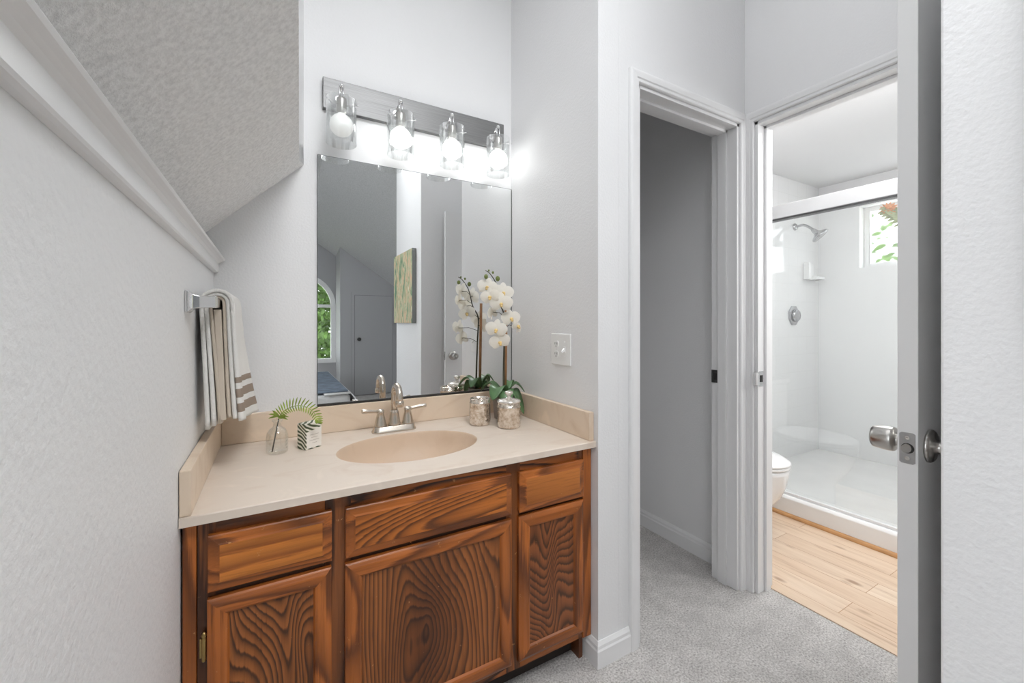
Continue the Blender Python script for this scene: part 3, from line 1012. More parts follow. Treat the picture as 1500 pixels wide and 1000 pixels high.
def cab_door(x0, x1, z0, z1, fw, pm, k):
    m = MB()
    o4 = lambda i, y: [(x0 + i, y, z0 + i), (x1 - i, y, z0 + i), (x1 - i, y, z1 - i), (x0 + i, y, z1 - i)]
    lev = [o4(0, DB), o4(0, DF + 0.008), o4(0.004, DF + 0.005), o4(0.011, DF + 0.001), o4(0.014, DF), o4(fw - 0.009, DF), o4(fw - 0.004, DF + 0.003), o4(fw, DF + 0.010)]
    for a, b in zip(lev[:-1], lev[1:]):
        for s in range(4):
            t = (s + 1) % 4
            m.add([a[s], a[t], b[t], b[s]], [(0, 1, 2, 3)], 0 if s in (0, 2) else 1)
    m.add(lev[0], [(3, 2, 1, 0)])
    d = m.build('door', [W['fx%d' % k], W['fz%d' % k]], van)
    q = MB().box(x0 + fw - 0.004, x1 - fw + 0.004, DF + 0.009, DF + 0.014, z0 + fw - 0.004, z1 - fw + 0.004)
    q.build('panel', pm, d)
    return d


dl = cab_door(-0.127, 0.123, 0.118, 0.573, 0.041, W['p0'], 3)
cab_door(0.155, 0.637, 0.117, 0.569, 0.042, W['p1'], 2)
cab_door(0.663, 0.920, 0.116, 0.570, 0.042, W['p2'], 1)
hg = MB().lathe([(0.003, 0), (0.0045, 0.002), (0.0045, 0.05), (0.003, 0.052)], (-0.133, DF + 0.012, 0.44), 'z', 10).box(-0.1415, -0.134, FY - 0.003, FY - 0.0005, 0.445, 0.487)
hg.lathe([(0.003, 0), (0.006, 0.004), (0.002, 0.012)], (-0.133, DF + 0.012, 0.492), 'z', 10)
ho = hg.build('hinge', M['brass'], van)
ho['label'] = 'aged brass hinge'

# ------------------------------------------------------------------ vanity top with integral basin
TZ0, TZ1, TY0 = 0.747, 0.768, 1.098
top_ = thing('countertop', 'cream marble vanity top with oval basin and splashes', 'countertop', (0.4, 1.4, TZ0))
SXc, SYc, SA, SB = 0.397, 1.374, 0.232, 0.163
mb = MB()
NS = 96
ell = []
rec = []
X0, X1, Y0, Y1 = XL + 0.0015, XV - 0.0015, TY0, YB - 0.0015
for k in range(NS):
    t = 2 * PI * k / NS
    ex, ey = SXc + SA * math.cos(t), SYc + SB * math.sin(t)
    ell.append((ex, ey))
# ring of rectangle points by ray casting, with the corners inserted
corner_t = sorted([(math.atan2((cy - SYc), (cx - SXc)) % (2 * PI), (cx, cy)) for cx in (X0, X1) for cy in (Y0, Y1)])
for k in range(NS):
    ex, ey = ell[k]
    dx, dy = ex - SXc, ey - SYc
    s = min((X1 - SXc) / dx if dx > 1e-9 else 1e9, (X0 - SXc) / dx if dx < -1e-9 else 1e9,
            (Y1 - SYc) / dy if dy > 1e-9 else 1e9, (Y0 - SYc) / dy if dy < -1e-9 else 1e9)
    rec.append([SXc + dx * s, SYc + dy * s])
for ct, (cx, cy) in corner_t:
    k = min(range(NS), key=lambda i: abs(rec[i][0] - cx) + abs(rec[i][1] - cy))
    rec[k] = [cx, cy]
e_in = [(x, y, TZ1) for x, y in ell]
r_out = [(x, y, TZ1 - 0.0) for x, y in rec]
inset = lambda x, y, d: (min(max(x, X0 + 0), X1 - 0), max(y, Y0 + d))
r_a = [(*inset(x, y, 0.003), TZ1) for x, y in rec]
r_b = [(*inset(x, y, 0.001), TZ1 - 0.001) for x, y in rec]
r_c = [(x, y, TZ1 - 0.003) for x, y in rec]
r_d = [(x, y, TZ0) for x, y in rec]
lip = [(SXc + SA * 0.992 * math.cos(2 * PI * k / NS), SYc + SB * 0.992 * math.sin(2 * PI * k / NS), TZ1 - 0.0015) for k in range(NS)]
mb.loft([e_in, r_a], False, False, 0, False)
mb.loft([r_a, r_b, r_c], False, False, 0, True)
mb.loft([r_c, r_d], False, False, 0, False)
under = [(SXc + (SA + 0.02) * math.cos(2 * PI * k / NS), SYc + (SB + 0.02) * math.sin(2 * PI * k / NS), TZ0) for k in range(NS)]
mb.loft([r_d, under], False, False, 0, False)
mb.build('slab', M['marble'], top_)
mb = MB()
rings = [e_in]
for f_, dz_ in ((0.992, 0.0012), (0.98, 0.006), (0.955, 0.02), (0.90, 0.045), (0.80, 0.075), (0.66, 0.1), (0.48, 0.117), (0.28, 0.127), (0.12, 0.131)):
    yo = 0.02 * (1 - f_)
    rings.append([(SXc + SA * f_ * math.cos(2 * PI * k / NS), SYc + yo + SB * f_ * math.sin(2 * PI * k / NS), TZ1 - dz_) for k in range(NS)])
mb.loft(rings, False, True, 0, True)
bo = mb.build('basin', M['marble_bowl'], top_)
bo['label'] = 'deeper tan oval basin'
MB().lathe([(0.031, 0), (0.031, 0.003), (0.024, 0.004), (0.018, 0.002), (0.017, 0.006), (0.001, 0.008)], (SXc, SYc + 0.017, TZ1 - 0.1305), 'z', 24).build('drain', M['nickel'], bo)
SZ = 0.866
s1 = MB().box(X0 + 0.021, X1 - 0.021, YB - 0.022, YB - 0.0015, TZ1 + 0.0003, SZ)
s1.build('backsplash', M['marble_splash'], top_, 0.002, 2)
# side splashes, the left one with a slanted front end
s2 = MB().prism([(TY0 + 0.004, TZ1 + 0.0003), (YB - 0.0015, TZ1 + 0.0003), (YB - 0.0015, SZ), (TY0 + 0.002, SZ)], lambda p, t: (t, p[0], p[1]), X0, X0 + 0.0205)
s2.build('side_splash', M['marble_splash'], top_, 0.002, 2)
s3 = MB().prism([(TY0 + 0.012, TZ1 + 0.0003), (YB - 0.0015, TZ1 + 0.0003), (YB - 0.0015, SZ), (TY0 + 0.012, SZ)], lambda p, t: (t, p[0], p[1]), X1 - 0.0205, X1)
s3.build('side_splash', M['marble_splash'], top_, 0.002, 2)

# ------------------------------------------------------------------ faucet
fx, fy_ = 0.395, 1.588
fa = thing('faucet', 'brushed nickel two handle faucet behind the oval basin', 'faucet', (fx, fy_, TZ1))
z0 = TZ1 + 0.0003


def stadium(L, w, z, n=10):
    return [(fx + s * L + w * math.cos(a0 + PI * k / n), fy_ + w * math.sin(a0 + PI * k / n), z) for s, a0 in ((1, -PI / 2), (-1, PI / 2)) for k in range(n + 1)]


MB().loft([stadium(0.056, 0.027, z0), stadium(0.056, 0.027, z0 + 0.004), stadium(0.055, 0.024, z0 + 0.008), stadium(0.054, 0.022, z0 + 0.020), stadium(0.0535, 0.020, z0 + 0.0225)], True, True, 0, True).build('base_plate', M['nickel'], fa)
zb_ = z0 + 0.0225
MB().lathe([(0.023, 0), (0.0235, 0.004), (0.021, 0.012), (0.019, 0.03), (0.0165, 0.044), (0.0172, 0.0475), (0.0145, 0.052), (0.0125, 0.056)], (fx, fy_, zb_), 'z', 28).build('spout_body', M['nickel'], fa)
pts, rr = [], 0.038
pts.append((fx, fy_, zb_ + 0.05))
pts.append((fx, fy_, zb_ + 0.095))
for k in range(0, 13):
    t = PI * k / 12 * 1.02
    pts.append((fx, fy_ - rr + rr * math.cos(t), zb_ + 0.112 + rr * math.sin(t)))
pts.append((fx, pts[-1][1] - 0.0005, pts[-1][2] - 0.018))
sp_ = MB().tube(pts, [0.0125] * 2 + [0.0122] * 13 + [0.0115], 18)
sp_.lathe([(0.0125, 0.0), (0.0152, 0.003), (0.0152, 0.018), (0.0135, 0.0215), (0.0125, 0.022)], (fx, pts[-1][1], pts[-1][2] - 0.012), 'z', 20)
sp_.build('spout', M['nickel'], fa)
for s in (-1, 1):
    hx = fx + s * 0.051
    h = MB().lathe([(0.0225, 0), (0.0225, 0.003), (0.0205, 0.010), (0.0165, 0.030), (0.0125, 0.046), (0.0135, 0.049), (0.0135, 0.058), (0.0105, 0.062), (0.001, 0.063)], (hx, fy_, zb_), 'z', 24)
    ho = h.build('handle', M['nickel'], fa)
    lv = MB().tube([(hx, fy_, zb_ + 0.053), (hx + s * 0.02, fy_ - 0.003, zb_ + 0.0565), (hx + s * 0.045, fy_ - 0.008, zb_ + 0.0605), (hx + s * 0.066, fy_ - 0.012, zb_ + 0.063), (hx + s * 0.069, fy_ - 0.0125, zb_ + 0.063)],
                   [0.0062, 0.0058, 0.0068, 0.0082, 0.0062], 14)
    lv.build('lever', M['nickel'], ho)

# ------------------------------------------------------------------ mirror
MX0, MX1, MZ0, MZ1 = 0.139, XV - 0.004, 0.8665, 1.797
MY = YB - 0.006
mi = thing('mirror', 'large frameless wall mirror above the backsplash', 'mirror', ((MX0 + MX1) / 2, YB, MZ0))
MB().box(MX0, MX1, MY, YB - 0.0008, MZ0, MZ1).build('glass', M['mirror'], mi)
MB().box(MX0 - 0.0015, MX0, MY, YB - 0.0008, MZ0, MZ1).box(MX1, MX1 + 0.002, MY - 0.001, YB - 0.0008, MZ0, MZ1).box(MX0, MX1, MY, YB - 0.0008, MZ1, MZ1 + 0.0015).build('edge', M['dark_metal'], mi)
ch = MB().box(MX0, MX1, MY - 0.004, MY - 0.0003, MZ0, MZ0 + 0.009)
chl = ch.build('bottom_channel', M['dark_metal'], mi, 0.001, 1)
chl['label'] = 'dark metal channel under the glass'

# ------------------------------------------------------------------ vanity light
BX0_, BX1_, BZ0, BZ1 = 0.155, 0.914, 1.968, 2.083
vl = thing('vanity_light', 'four globe vanity light bar with clear glass shades over the mirror', 'wall light', ((BX0_ + BX1_) / 2, YB, BZ0))
bpz = (BZ0 + BZ1) / 2
plate = MB()
plate.box(BX0_, BX1_, YB - 0.022, YB - 0.0006, BZ0, BZ1)
plate.build('backplate', M['brushed'], vl, 0.002, 2)
YL = YB - 0.089
LZ = 1.9
first = None
for k, lx in enumerate((0.210, 0.423, 0.634, 0.848)):
    if k == 0:
        hold = MB()
        hold.ball((lx, YL, 2.030), 0.0075, 8)
        hold.tube([(lx - 0.006, YL, 2.028), (lx - 0.006, YL, 1.978)], 0.0028, 8).tube([(lx + 0.006, YL, 2.028), (lx + 0.006, YL, 1.978)], 0.0028, 8)
        hold.tube([(lx, YL + 0.004, 2.030), (lx, YB - 0.0225, 2.012)], 0.0042, 10)
        hold.lathe([(0.012, 0), (0.012, 0.004), (0.005, 0.006)], (lx, YB - 0.0225, 2.012), 'y', 16)
        hold.v = hold.v  # arm, ball and wall rose
        ho = hold.build('lamp_arm', M['chrome'], vl, origin=(lx, YL, 2.0))
        MB().lathe([(0.004, 1.985), (0.0165, 1.983), (0.0175, 1.978), (0.0175, 1.936), (0.015, 1.930), (0.013, 1.926)], (lx, YL, 0), 'z', 24).build('socket', M['satin'], ho)
        sh = MB()
        R = 0.0515
        sh.lathe([(R, 1.820), (R, 1.978), (R - 0.0028, 1.978), (R - 0.0028, 1.820), (R, 1.820)], (lx, YL, 0), 'z', 48, 0, False)
        sh.build('glass_shade', M['shade_glass'], ho)
        pr = [(0.0125, 1.938), (0.013, 1.930)]
        for q in range(15):
            t = PI * (0.12 + 0.88 * q / 14)
            pr.append((max(0.0004, 0.040 * math.sin(t)), 1.887 + 0.040 * math.cos(t)))
        MB().lathe(pr, (lx, YL, 0), 'z', 32).build('bulb', M['bulb_dim'], ho)
        for a in (0.55, 0.55 + 2 * PI / 3, 0.55 + 4 * PI / 3):
            c_, s_ = math.cos(a + PI), math.sin(a + PI)
            MB().tube([(lx + 0.0172 * c_, YL + 0.0172 * s_, 1.957), (lx + (R + 0.004) * c_, YL + (R + 0.004) * s_, 1.957), (lx + (R + 0.008) * c_, YL + (R + 0.008) * s_, 1.957)], [0.0014, 0.0014, 0.003], 8).build('thumb_screw', M['chrome'], ho)
        first = ho
        first_loc = Vector(ho.location)
        continue
    c = copy_tree(first, first_loc + Vector((lx - 0.210, 0, 0)), vl)
    for chd in c.children:
        if chd.name.startswith('bulb'):
            chd.data = chd.data.copy()
            chd.data.materials[0] = M['bulb_on']

# ------------------------------------------------------------------ outlet and switch plate
ou = thing('switch_plate', 'white two gang plate with outlet and toggle on the side wall', 'outlet', (XV, 1.298, 1.01))
oy0, oy1, oz0, oz1 = 1.236, 1.360, 1.012, 1.134
MB().box(XV - 0.0065, XV - 0.0005, oy0, oy1, oz0, oz1).build('plate', M['plastic'], ou, 0.003, 2)
oyc, ozc = oy1 - 0.036, (oz0 + oz1) / 2
rec_ = MB()
for s in (-1, 1):
    cz = ozc + s * 0.0195
    pl8 = [(0.0165 * math.cos(t), max(-0.0135, min(0.0135, 0.0165 * math.sin(t)))) for t in [2 * PI * k / 24 for k in range(24)]]
    rec_.prism(pl8, lambda p, t, cz=cz: (t, oyc + p[0], cz + p[1]), XV - 0.0082, XV - 0.006)
ro = rec_.build('receptacle', M['plastic'], ou)
for s in (-1, 1):
    cz = ozc + s * 0.0195
    sl = MB()
    sl.box(XV - 0.0087, XV - 0.008, oyc - 0.0078, oyc - 0.0052, cz - 0.002, cz + 0.007).box(XV - 0.0087, XV - 0.008, oyc + 0.0052, oyc + 0.0078, cz - 0.002, cz + 0.007)
    sl.lathe([(0.0026, -0.0087), (0.0026, -0.008)], (XV, oyc, cz - 0.0075), 'x', 10)
    sl.build('slot_set', M['slot'], ro)
tyc = oy0 + 0.036
MB().box(XV - 0.0078, XV - 0.006, tyc - 0.006, tyc + 0.006, ozc - 0.013, ozc + 0.013).build('switch_slot', M['plastic'], ou)
tg = MB()
tg.add([(XV - 0.0075, tyc - 0.0045, ozc - 0.006), (XV - 0.0075, tyc + 0.0045, ozc - 0.006), (XV - 0.0075, tyc + 0.0045, ozc + 0.007), (XV - 0.0075, tyc - 0.0045, ozc + 0.007),
        (XV - 0.021, tyc - 0.0035, ozc - 0.013), (XV - 0.021, tyc + 0.0035, ozc - 0.013), (XV - 0.021, tyc + 0.0035, ozc - 0.006), (XV - 0.021, tyc - 0.0035, ozc - 0.006)],
       [(0, 1, 2, 3), (4, 5, 6, 7), (0, 1, 5, 4), (1, 2, 6, 5), (2, 3, 7, 6), (3, 0, 4, 7)])
tg.build('toggle', M['plastic'], ou, 0.001, 1)
for yy, zz in ((oyc, ozc), (tyc, ozc + 0.030), (tyc, ozc - 0.030)):
    MB().lathe([(0.0032, -0.0075), (0.0032, -0.0064)], (XV, yy, zz), 'x', 12).build('screw', M['plastic'], ou)

# ------------------------------------------------------------------ towel bar and towel
BXB, BZB = -0.131, 1.226
tb = thing('towel_bar', 'chrome towel bar mounted on the low left wall', 'towel bar', (XL, 1.42, BZB - 0.03))
for yy in (1.195, 1.640):
    p = MB()
    ring = lambda x, hy, hz: [(x, yy - hy, BZB - hz), (x, yy + hy, BZB - hz), (x, yy + hy, BZB + hz), (x, yy - hy, BZB + hz)]
    p.loft([ring(XL + 0.0005, 0.025, 0.025), ring(XL + 0.006, 0.025, 0.025), ring(XL + 0.009, 0.021, 0.022), ring(XL + 0.013, 0.015, 0.017), ring(XL + 0.026, 0.0125, 0.0135), ring(BXB + 0.014, 0.0125, 0.0135)], True, True, 0, False)
    p.build('bracket', M['chrome'], tb, 0.0015, 2)
MB().box(BXB - 0.005, BXB + 0.010, 1.2076, 1.6274, BZB - 0.011, BZB + 0.011).build('rail', M['chrome'], tb, 0.002, 2)

tw = thing('hand_towel', 'white hand towel with taupe stripes draped over the towel bar', 'towel', (BXB, 1.45, 0.9))


def towel_sheet(y0, y1, xb, xf0, xf1, zb, zf0, zf1, rad, stripes, ny=22, gap=0.0):
    """one folded layer: up the back, over the rail and down the front"""
    zs = [zb + (BZB - zb) * k / 14 for k in range(15)]
    cx = BXB + 0.0025
    nz = 40
    rows = []
    for j in range(ny + 1):
        s = j / ny
        y = y0 + (y1 - y0) * s
        path = []
        for k in range(15):
            t = k / 14
            w = 0.003 * math.sin(7 * s + 2 * t) * (1 - t)
            path.append((cx - rad + (xb - (cx - rad)) * (1 - t) + w, y0 + (y - y0) * (0.5 + 0.5 * t ** 3), zb + (BZB - zb) * t + 0.006 * math.sin(3 * s) * (1 - t)))
        for k in range(1, 9):
            a = PI - PI * k / 9
            path.append((cx + rad * math.cos(a), y, BZB + rad * 0.95 * math.sin(a) + 0.004))
        xf = xf0 + (xf1 - xf0) * s
        zf = zf0 + (zf1 - zf0) * s
        for k in range(nz + 1):
            t = k / nz
            w = (0.004 * math.sin(9 * s + 1.0) + 0.003 * math.sin(17 * s)) * t
            x = cx + rad + (xf - (cx + rad)) * (0.55 * t + 0.45 * t ** 2) + w
            yy = y + (0.018 * s * t if xf1 > -0.06 else 0) - 0.012 * (1 - s) * (t ** 2) * 0
            path.append((x, yy, BZB + (zf - BZB) * t))
        rows.append(path)
    m = MB()
    npth = len(rows[0])
    vs = [p for r in rows for p in r]
    for j in range(ny):
        for i in range(npth - 1):
            mi_ = 0
            if i >= 23 and stripes:
                t = (i - 23 + 0.5) / nz
                for a, b in stripes:
                    if a <= t <= b:
                        mi_ = 1
            m.add([], [])
            m.f.append([j * npth + i, j * npth + i + 1, (j + 1) * npth + i + 1, (j + 1) * npth + i])
            m.mi.append(mi_)
            m.smooth.append(True)
    m.v = [Vector(p) for p in vs]
    return m


def thick(o, t):
    md = o.modifiers.new('solidify', 'SOLIDIFY')
    md.thickness = t
    md.offset = 0.0
    return o


sheet = towel_sheet(1.31, 1.575, -0.149, -0.081, -0.048, 0.903, 0.918, 0.892, 0.0330, [(0.625, 0.68), (0.735, 0.795), (0.85, 0.915)])
thick(sheet.build('outer_fold', [M['towel'], M['stripe']], tw), 0.009)
sheet = towel_sheet(1.313, 1.57, -0.136, -0.094, -0.062, 0.910, 0.924, 0.902, 0.0235, [(0.0, 0.0)])
io = thick(sheet.build('inner_fold', [M['towel'], M['hem']], tw), 0.009)
io['label'] = 'inner layer of the folded towel'
mid = MB()
rows = []
for k in range(12):
    t = k / 11
    z = 1.212 - 0.29 * t
    x = BXB + 0.0025 + 0.013 * t
    hw = 0.0065 + 0.002 * (1 - t)
    rows.append([(x - hw, 1.3155, z), (x + hw, 1.3145, z), (x + hw, 1.48, z), (x - hw, 1.48, z)])
mid.loft(rows, True, True, 0, False)
io = mid.build('centre_fold', M['hem'], tw, 0.003, 2)
io['label'] = 'beige centre fold of the towel'
sheet = towel_sheet(1.316, 1.566, -0.123, -0.107, -0.078, 0.914, 0.928, 0.908, 0.0148, [(0.0, 0.0)])
io = thick(sheet.build('core_fold', [M['hem'], M['hem']], tw), 0.0075)
io['label'] = 'beige inner hem of the folded towel'

# ------------------------------------------------------------------ fern in a bottle
bx, by = 0.008, 1.503
bt = thing('glass_bottle', 'small clear glass bottle vase on the counter below the towel', 'bottle', (bx, by, TZ1))
MB().lathe([(0.001, 0.003), (0.026, 0.003), (0.030, 0.006), (0.031, 0.012), (0.031, 0.055), (0.029, 0.066), (0.022, 0.077), (0.0125, 0.084), (0.0105, 0.090), (0.0105, 0.099), (0.0145, 0.101), (0.0145, 0.106), (0.0115, 0.1075)],
           (bx, by, TZ1 - 0.0025), 'z', 36, 0, False).build('body', M['clear_glass'], bt)
Rv = Vector((math.cos(YAW), -math.sin(YAW), 0)).normalized()
fr_ = thing('fern_frond', 'arching green fern frond standing in the glass bottle', 'plant', (bx - 0.012, by, TZ1 + 0.004))
st0 = Vector((bx - 0.014, by, TZ1 + 0.004))
st1 = Vector((bx + 0.004, by, TZ1 + 0.105))
ctrl = [st1, st1 + Rv * 0.010 + Vector((0, 0, 0.018)), st1 + Rv * 0.035 + Vector((0, 0, 0.036)), st1 + Rv * 0.070 + Vector((0, 0, 0.042)), st1 + Rv * 0.104 + Vector((0, 0, 0.028)), st1 + Rv * 0.122 + Vector((0, 0, 0.002)), st1 + Rv * 0.126 + Vector((0, 0, -0.012))]


def spline(c, n):
    out = []
    for i in range(len(c) - 1):
        p0, p1, p2, p3 = c[max(i - 1, 0)], c[i], c[i + 1], c[min(i + 2, len(c) - 1)]
        for k in range(n):
            t = k / n
            out.append(0.5 * ((2 * p1) + (p2 - p0) * t + (2 * p0 - 5 * p1 + 4 * p2 - p3) * t * t + (3 * p1 - p0 - 3 * p2 + p3) * t ** 3))
    out.append(c[-1])
    return out


rach = spline(ctrl, 8)
MB().tube([st0, st0.lerp(st1, 0.5), st1], [0.0022, 0.002, 0.0018], 8).build('stem', M['stem'], fr_)
lf = MB()
lf.tube(rach, [0.0016 - 0.001 * k / len(rach) for k in range(len(rach))], 6)


def leaflet(m, p, d, nrm, L, w, droop=0.0, mi=0):
    d = d.normalized()
    side = d.cross(nrm).normalized()
    pts_l, pts_r, mid = [], [], []
    K = 6
    for k in range(K + 1):
        t = k / K
        ww = w * (math.sin(PI * min(1, t * 0.92 + 0.08)) ** 0.7)
        c = p + d * (L * t) + Vector((0, 0, -droop * L * t * t))
        mid.append(c + nrm * 0.12 * ww)
        pts_l.append(c + side * ww)
        pts_r.append(c - side * ww)
    vs = pts_l + mid + pts_r
    fs = []
    for k in range(K):
        fs.append((k, k + 1, K + 1 + k + 1, K + 1 + k))
        fs.append((K + 1 + k, K + 1 + k + 1, 2 * K + 2 + k + 1, 2 * K + 2 + k))
    m.add(vs, fs, mi, True)


rng = random.Random(4)
nn = Vector((-math.sin(YAW), -math.cos(YAW), 0.25)).normalized()
for k in range(2, len(rach) - 1, 2):
    t = k / (len(rach) - 1)
    tan = (rach[k + 1] - rach[k - 1]).normalized()
    out_ = tan.cross(nn).normalized()
    L = 0.036 * (1 - 0.5 * t ** 2) * (0.72 + 0.28 * math.sin(PI * t))
    for s in (-1, 1):
        dirv = out_ * s + tan * 0.45 + nn * 0.25
        leaflet(lf, rach[k], dirv, (nn + tan * 0.2).normalized(), L * (0.6 if s == 1 else 1.0), 0.0021, 0.08)
for dv, L in ((Rv * -1 + Vector((0, 0, 0.05)), 0.033), (Rv * -0.9 + Vector((0, 0, 0.45)), 0.036), (Rv * -0.6 + Vector((0, 0, 0.8)), 0.034), (Rv * 0.9 + Vector((0, 0, -0.1)), 0.03), (Rv * 1 + Vector((0, 0, 0.2)), 0.034)):
    leaflet(lf, st1 + Vector((0, 0, 0.008)), dv, nn, L, 0.0032, 0.25)
lf.build('leaf_blade', M['fern'], fr_)

# ------------------------------------------------------------------ leaf-print card box
A = Vector((0.088, 1.478, TZ1 + 0.0004))
u = (Vector((0.142, 1.514, 0)) - Vector((0.088, 1.478, 0))).normalized()
v_ = Vector((-u.y, u.x, 0))
cb = thing('printed_box', 'small leaf print box with a white label beside the fern bottle', 'box', A)
LU, LV, LH = 0.058, 0.042, 0.082
b8 = [A, A + u * LU, A + u * LU + v_ * LV, A + v_ * LV]
MB().add([*b8, *[p + Vector((0, 0, LH)) for p in b8]], [(3, 2, 1, 0), (4, 5, 6, 7), (0, 1, 5, 4), (1, 2, 6, 5), (2, 3, 7, 6), (3, 0, 4, 7)]).build('carton', M['leafprint'], cb, 0.001, 1)
q0 = A - v_ * 0.0006
lab = [q0 + u * 0.002 + Vector((0, 0, 0.004)), q0 + u * (LU - 0.001) + Vector((0, 0, 0.004)), q0 + u * (LU - 0.001) + Vector((0, 0, 0.066)), q0 + u * 0.002 + Vector((0, 0, 0.056))]
lb = MB().add([*lab, *[p + v_ * 0.0005 for p in lab]], [(0, 1, 2, 3), (7, 6, 5, 4), (0, 4, 5, 1), (1, 5, 6, 2), (2, 6, 7, 3), (3, 7, 4, 0)])
lo_ = lb.build('label_card', M['card'], cb)
lo_['label'] = 'white label with faint lines'
ink = MB()
for k, (a, b_) in enumerate(((0.014, 0.046), (0.018, 0.042), (0.012, 0.048), (0.022, 0.040))):
    z = 0.045 - 0.009 * k
    pp = [q0 - v_ * 0.0003 + u * a + Vector((0, 0, z)), q0 - v_ * 0.0003 + u * b_ + Vector((0, 0, z)), q0 - v_ * 0.0003 + u * b_ + Vector((0, 0, z + 0.0016)), q0 - v_ * 0.0003 + u * a + Vector((0, 0, z + 0.0016))]
    ink.add(pp, [(0, 1, 2, 3)])
ink.build('print_lines', M['ink'], lo_)


# ------------------------------------------------------------------ mercury glass jars
def jar(c, r, h, lid, label):
    j = thing('candle_jar', label, 'jar', (c[0], c[1], TZ1), 'mercury glass jars on the counter')
    pr = [(0.001, 0.0004), (r * 0.88, 0.0004), (r * 0.96, 0.003), (r * 0.99, 0.010), (r * 0.985, 0.012), (r, 0.016), (r, h * 0.80), (r * 1.03, h * 0.815), (r * 1.03, h * 0.84), (r * 0.97, h * 0.86), (r * 0.97, h * 0.98), (r * 0.93, h), (r * 0.90, h * 0.99), (r * 0.9, h * 0.7)]
    body = MB()
    n = 48
    rings = []
    for rr_, hh in pr:
        rings.append([(c[0] + rr_ * (1 + (0.018 if (0.014 < hh < h * 0.8 and rr_ > r * 0.9) else 0) * (1 if i % 2 else -1)) * math.cos(2 * PI * i / n), c[1] + rr_ * (1 + (0.018 if (0.014 < hh < h * 0.8 and rr_ > r * 0.9) else 0) * (1 if i % 2 else -1)) * math.sin(2 * PI * i / n), TZ1 + hh) for i in range(n)])
    body.loft(rings, True, False, 0, True)
    body.build('body', M['mercury'], j)
    MB().lathe([(r * 0.86, h * 0.3), (r * 0.86, h * 0.72), (r * 0.8, h * 0.74), (0.001, h * 0.74)], (c[0], c[1], TZ1), 'z', 24).build('candle', M['wax'], j)
    if lid:
        lo = MB().lathe([(r * 0.86, h - 0.004), (r * 1.0, h + 0.0005), (r * 1.03, h + 0.004), (r * 1.0, h + 0.008), (r * 0.75, h + 0.013), (r * 0.3, h + 0.017), (0.008, h + 0.020), (0.0065, h + 0.024), (0.010, h + 0.029), (0.0155, h + 0.034), (0.0165, h + 0.039), (0.013, h + 0.044), (0.001, h + 0.046)], (c[0], c[1], TZ1), 'z', 32)
        lo.build('lid', M['lidglass'], j)
    return j


M['lidglass'] = plain('silvered lid glass', srgb(226, 220, 212), 0.12, 0.55, bump=(60, 0.5, 0.003, 2), var=(60, 0.25))
jar((0.719, 1.515), 0.0415, 0.106, False, 'open silver mercury glass jar standing nearer the faucet')
jar((0.799, 1.420), 0.0455, 0.096, True, 'lidded silver mercury glass jar with a knob, in front of the orchid')

# ------------------------------------------------------------------ orchid
ox, oy = 0.855, 1.560
po = thing('orchid_pot', 'potted white orchid on a stake in the counter corner', 'plant', (ox, oy, TZ1))
MB().lathe([(0.001, 0.0004), (0.040, 0.0004), (0.043, 0.003), (0.050, 0.085), (0.052, 0.092), (0.050, 0.095), (0.046, 0.094), (0.045, 0.080)], (ox, oy, TZ1), 'z', 32).build('pot', M['pot'], po)
MB().lathe([(0.0455, 0.080), (0.030, 0.088), (0.001, 0.091)], (ox, oy, TZ1), 'z', 20).build('moss', M['moss'], po)
gz = TZ1 + 0.085
MB().tube([(ox + 0.004, oy, gz), (ox + 0.008, oy, 1.10), (ox + 0.010, oy + 0.002, 1.268)], 0.0065, 10).build('stake', M['stake'], po)
Rvv = Rv


def P(px, py, y):
    """point where the sight line through a photo pixel meets the plane at depth y"""
    d = Vector((math.sin(YAW), math.cos(YAW), 0)) + Rvv * ((px - 750) / FPX) + Vector((0, 0, 1)) * ((471 - py) / FPX)
    return Vector((0, 0, CAMZ)) + d * (y / d.y)


stem_pts = spline([Vector((ox - 0.010, oy - 0.012, gz)), Vector((ox - 0.008, oy - 0.010, 0.98)), Vector((ox - 0.004, oy - 0.008, 1.10)), Vector((ox - 0.002, oy - 0.006, 1.20)), P(733, 445, 1.545), P(728, 418, 1.54), P(718, 401, 1.54), P(711, 396, 1.54)], 6)
ns = len(stem_pts)
MB().tube(stem_pts, [0.0048 - 0.0034 * k / ns for k in range(ns)], 8).build('stem', M['stem'], po)
lv = [((-0.085, -0.06, 0.012), 0.036), ((0.052, -0.075, -0.055), 0.036), ((-0.035, -0.085, -0.03), 0.034), ((0.062, 0.035, 0.045), 0.022), ((-0.075, 0.075, 0.03), 0.026), ((0.075, -0.045, 0.03), 0.024)]
for (dx, dy, dz_), w in lv:
    lm = MB()
    a = Vector((ox, oy, gz + 0.008))
    b_ = a + Vector((dx * 0.55, dy * 0.55, 0.040 + dz_ * 0.4))
    c = a + Vector((dx, dy, dz_ - 0.012))
    pts = spline([a, b_, c], 8)
    hd = Vector((dx, dy, 0)).normalized()
    sd = Vector((-hd.y, hd.x, 0))
    K = len(pts)
    L3 = [[], [], []]
    for k, p in enumerate(pts):
        t = k / (K - 1)
        ww = w * math.sin(PI * min(1, 0.12 + 0.88 * t)) ** 0.6 if t < 1 else 0.001
        L3[0].append(p + sd * ww + Vector((0, 0, 0.35 * ww)))
        L3[1].append(p)
        L3[2].append(p - sd * ww + Vector((0, 0, 0.35 * ww)))
    lm.add(L3[0] + L3[1] + L3[2], [f for k in range(K - 1) for f in ((k, k + 1, K + k + 1, K + k), (K + k, K + k + 1, 2 * K + k + 1, 2 * K + k))], 0, True)
    thick(lm.build('leaf', M['leaf'], po), 0.002)


